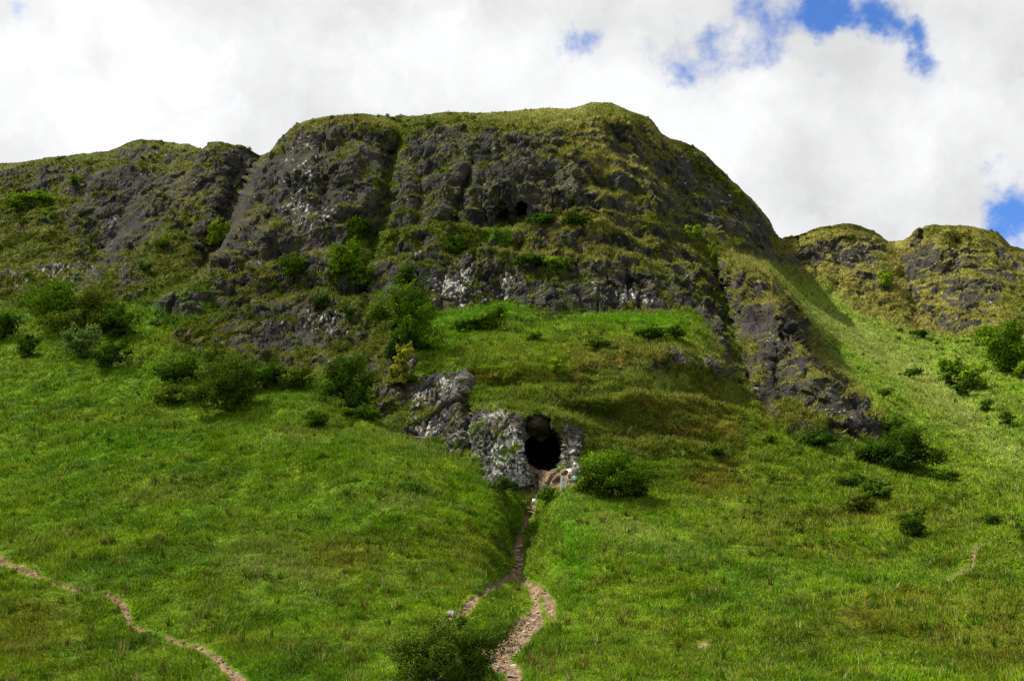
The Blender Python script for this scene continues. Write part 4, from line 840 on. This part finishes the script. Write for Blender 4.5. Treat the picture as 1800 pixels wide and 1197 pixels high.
def person(org, J, label, shirt, shorts, hair, face):
    root = bpy.data.objects.new("person", None); COL.objects.link(root); root.location = org; tag(root, label, "person")
    Vs, Es, Rs, ix = [], [], [], {}
    def add(nm, p, r, to=None):
        Vs.append(tuple(p)); Rs.append(r); ix[nm] = len(Vs)-1
        if to is not None: Es.append((ix[to], ix[nm]))
    g = lambda n: np.array(J[n], float)
    add('pel', g('pel'), (.15, .12)); add('waist', (g('pel')+g('chest'))/2, (.135, .10), 'pel'); add('chest', g('chest'), (.16, .11), 'waist'); add('neck', g('neck'), .055, 'chest')
    ax = unit(g('head')-g('neck')); fc_ = unit(np.array(face, float))
    add('jaw', g('neck')+ax*.09+fc_*.03, .075, 'neck'); add('brow', g('neck')+ax*.18+fc_*.02, .095, 'jaw'); add('top', g('neck')+ax*.26, .07, 'brow')
    add('nose', g('neck')+ax*.135+fc_*.115, .014, 'jaw')
    lat = unit(np.cross(ax, fc_))
    for s_ in (-1, 1): add('ear%d' % s_, g('neck')+ax*.15+lat*s_*.10, .02, 'brow')
    for s_ in ('l', 'r'):
        add('sh'+s_, g('sh'+s_), .07, 'chest'); add('el'+s_, g('el'+s_), .048, 'sh'+s_); add('wr'+s_, g('wr'+s_), .032, 'el'+s_)
        d = unit(g('wr'+s_)-g('el'+s_)); sd2 = unit(np.cross(d, [.2, 1, .3])); nrm_ = np.cross(sd2, d)
        add('pa'+s_, g('wr'+s_)+d*.07, (.042, .022), 'wr'+s_)
        for fi, (off, ln) in enumerate(((-.033, .062), (-.011, .075), (.011, .080), (.033, .070))):
            b = g('wr'+s_)+d*.085+sd2*off
            add('f%s%d' % (s_, fi), b+d*.02, .0095, 'pa'+s_); add('g%s%d' % (s_, fi), b+d*(.02+ln*.5)+nrm_*.012, .0085, 'f%s%d' % (s_, fi)); add('h%s%d' % (s_, fi), b+d*(.02+ln*.9)+nrm_*.034, .007, 'g%s%d' % (s_, fi))
        add('t'+s_, g('wr'+s_)+d*.05-sd2*.05, .011, 'pa'+s_); add('u'+s_, g('wr'+s_)+d*.085-sd2*.075+nrm_*.012, .009, 't'+s_)
        add('hi'+s_, g('hi'+s_), .098, 'pel'); add('kn'+s_, g('kn'+s_), .062, 'hi'+s_); add('an'+s_, g('an'+s_), .042, 'kn'+s_)
        add('to'+s_, g('an'+s_)+np.array(J['foot'])*.2+np.array([0, 0, -.05]), .035, 'an'+s_)
    body = skin_mesh("body", Vs, Es, Rs, M_SKIN, root)
    sp = lambda a, b, t: tuple(g(a)*(1-t)+g(b)*t)
    SV = [tuple(g('pel')*.75+g('chest')*.25), tuple((g('pel')+g('chest'))/2), tuple(g('chest')), tuple(g('chest')*.45+g('neck')*.55), tuple(g('shl')), sp('shl','ell',.6), tuple(g('shr')), sp('shr','elr',.6)]
    skin_mesh("shirt", SV, [(0,1),(1,2),(2,3),(2,4),(4,5),(2,6),(6,7)], [(.185,.15),(.165,.13),(.19,.14),.085,.095,.075,.095,.075], shirt, root, 1)
    TV = [tuple(g('pel')), tuple(g('pel')*.7+g('chest')*.3), tuple(g('hil')), sp('hil','knl',.75), tuple(g('hir')), sp('hir','knr',.75)]
    skin_mesh("shorts", TV, [(0,1),(0,2),(2,3),(0,4),(4,5)], [(.18,.145),(.17,.135),.125,.095,.125,.095], shorts, root)
    HV = [tuple(g('neck')+ax*.17-fc_*.035), tuple(g('neck')+ax*.235-fc_*.01), tuple(g('neck')+ax*.10-fc_*.055)]
    skin_mesh("hair", HV, [(0,1),(0,2)], [.105, .088, .07], hair, root)
    for s_ in ('l', 'r'):
        a_ = g('an'+s_)+np.array([0, 0, -.05]); t_ = a_+np.array(J['foot'])*.22
        skin_mesh("shoe", [tuple(a_-np.array(J['foot'])*.04), tuple(a_+np.array(J['foot'])*.1), tuple(t_)], [(0,1),(1,2)], [.052, .052, .042], flat("trainer", (.55, .53, .5)), root, 1)
    return root
def px_joint(k, u0, v0): return lambda u, v, y=0.0: ((u-u0)*k, y, -(v-v0)*k)
p1, _ = ground_at(1002, 844); k1 = axis_depth(p1)/F; q1 = px_joint(k1, 1002, 844)
person(Vector(p1)+Vector((0, -.15, .12)), {'pel': q1(1001.5,833.5,-.12), 'chest': q1(1001,827.6,.05), 'neck': q1(1002,824.6,.1), 'head': q1(1003.2,821,.16), 'shl': q1(998,826.4,.06), 'ell': q1(993.4,827.6,.12), 'wrl': q1(989.5,828.2,.18),
  'shr': q1(1004.6,826.4,.1), 'elr': q1(1007.2,829.6,.2), 'wrr': q1(1007.6,833,.34), 'hil': q1(999.6,834.6,-.1), 'knl': q1(997,838.6,.16), 'anl': q1(998.4,843.6,-.05), 'hir': q1(1003.4,834.6,-.08), 'knr': q1(1005.2,838,.2), 'anr': q1(1006.4,843,.02), 'foot': (.1, .95, .1)},
  "person in white top and pale shorts bending, one arm out over the notice board", flat("white_top", (.80, .74, .74), .8), flat("pale_shorts", (.62, .52, .40), .8), flat("dark_hair", (.03, .022, .018), .7), (.2, .95, -.1))
p2, _ = ground_at(1011, 856); k2 = axis_depth(p2)/F; q2 = px_joint(k2, 1011, 856)
person(Vector(p2)+Vector((0, -.25, .1)), {'pel': q2(1011.3,846.5,0), 'chest': q2(1011,840.6,.06), 'neck': q2(1010.6,837.4,.1), 'head': q2(1010,834,.13), 'shl': q2(1007.6,839.4,.08), 'ell': q2(1005.2,842.6,.16), 'wrl': q2(1002.2,844.6,.22),
  'shr': q2(1014.2,839.6,.06), 'elr': q2(1015.6,843.2,.05), 'wrr': q2(1014.8,847,.18), 'hil': q2(1009.6,847.4,0), 'knl': q2(1009,852,.12), 'anl': q2(1009.2,856,-.02), 'hir': q2(1013.2,847.4,0), 'knr': q2(1013.6,852,.16), 'anr': q2(1013.4,856,.0), 'foot': (-.2, .95, .05)},
  "person in teal shirt standing right of the notice board, one hand reaching left", flat("teal_shirt", (.16, .42, .46), .8), flat("dark_shorts", (.05, .09, .12), .8), flat("brown_hair", (.10, .06, .04), .7), (-.3, .95, .1))
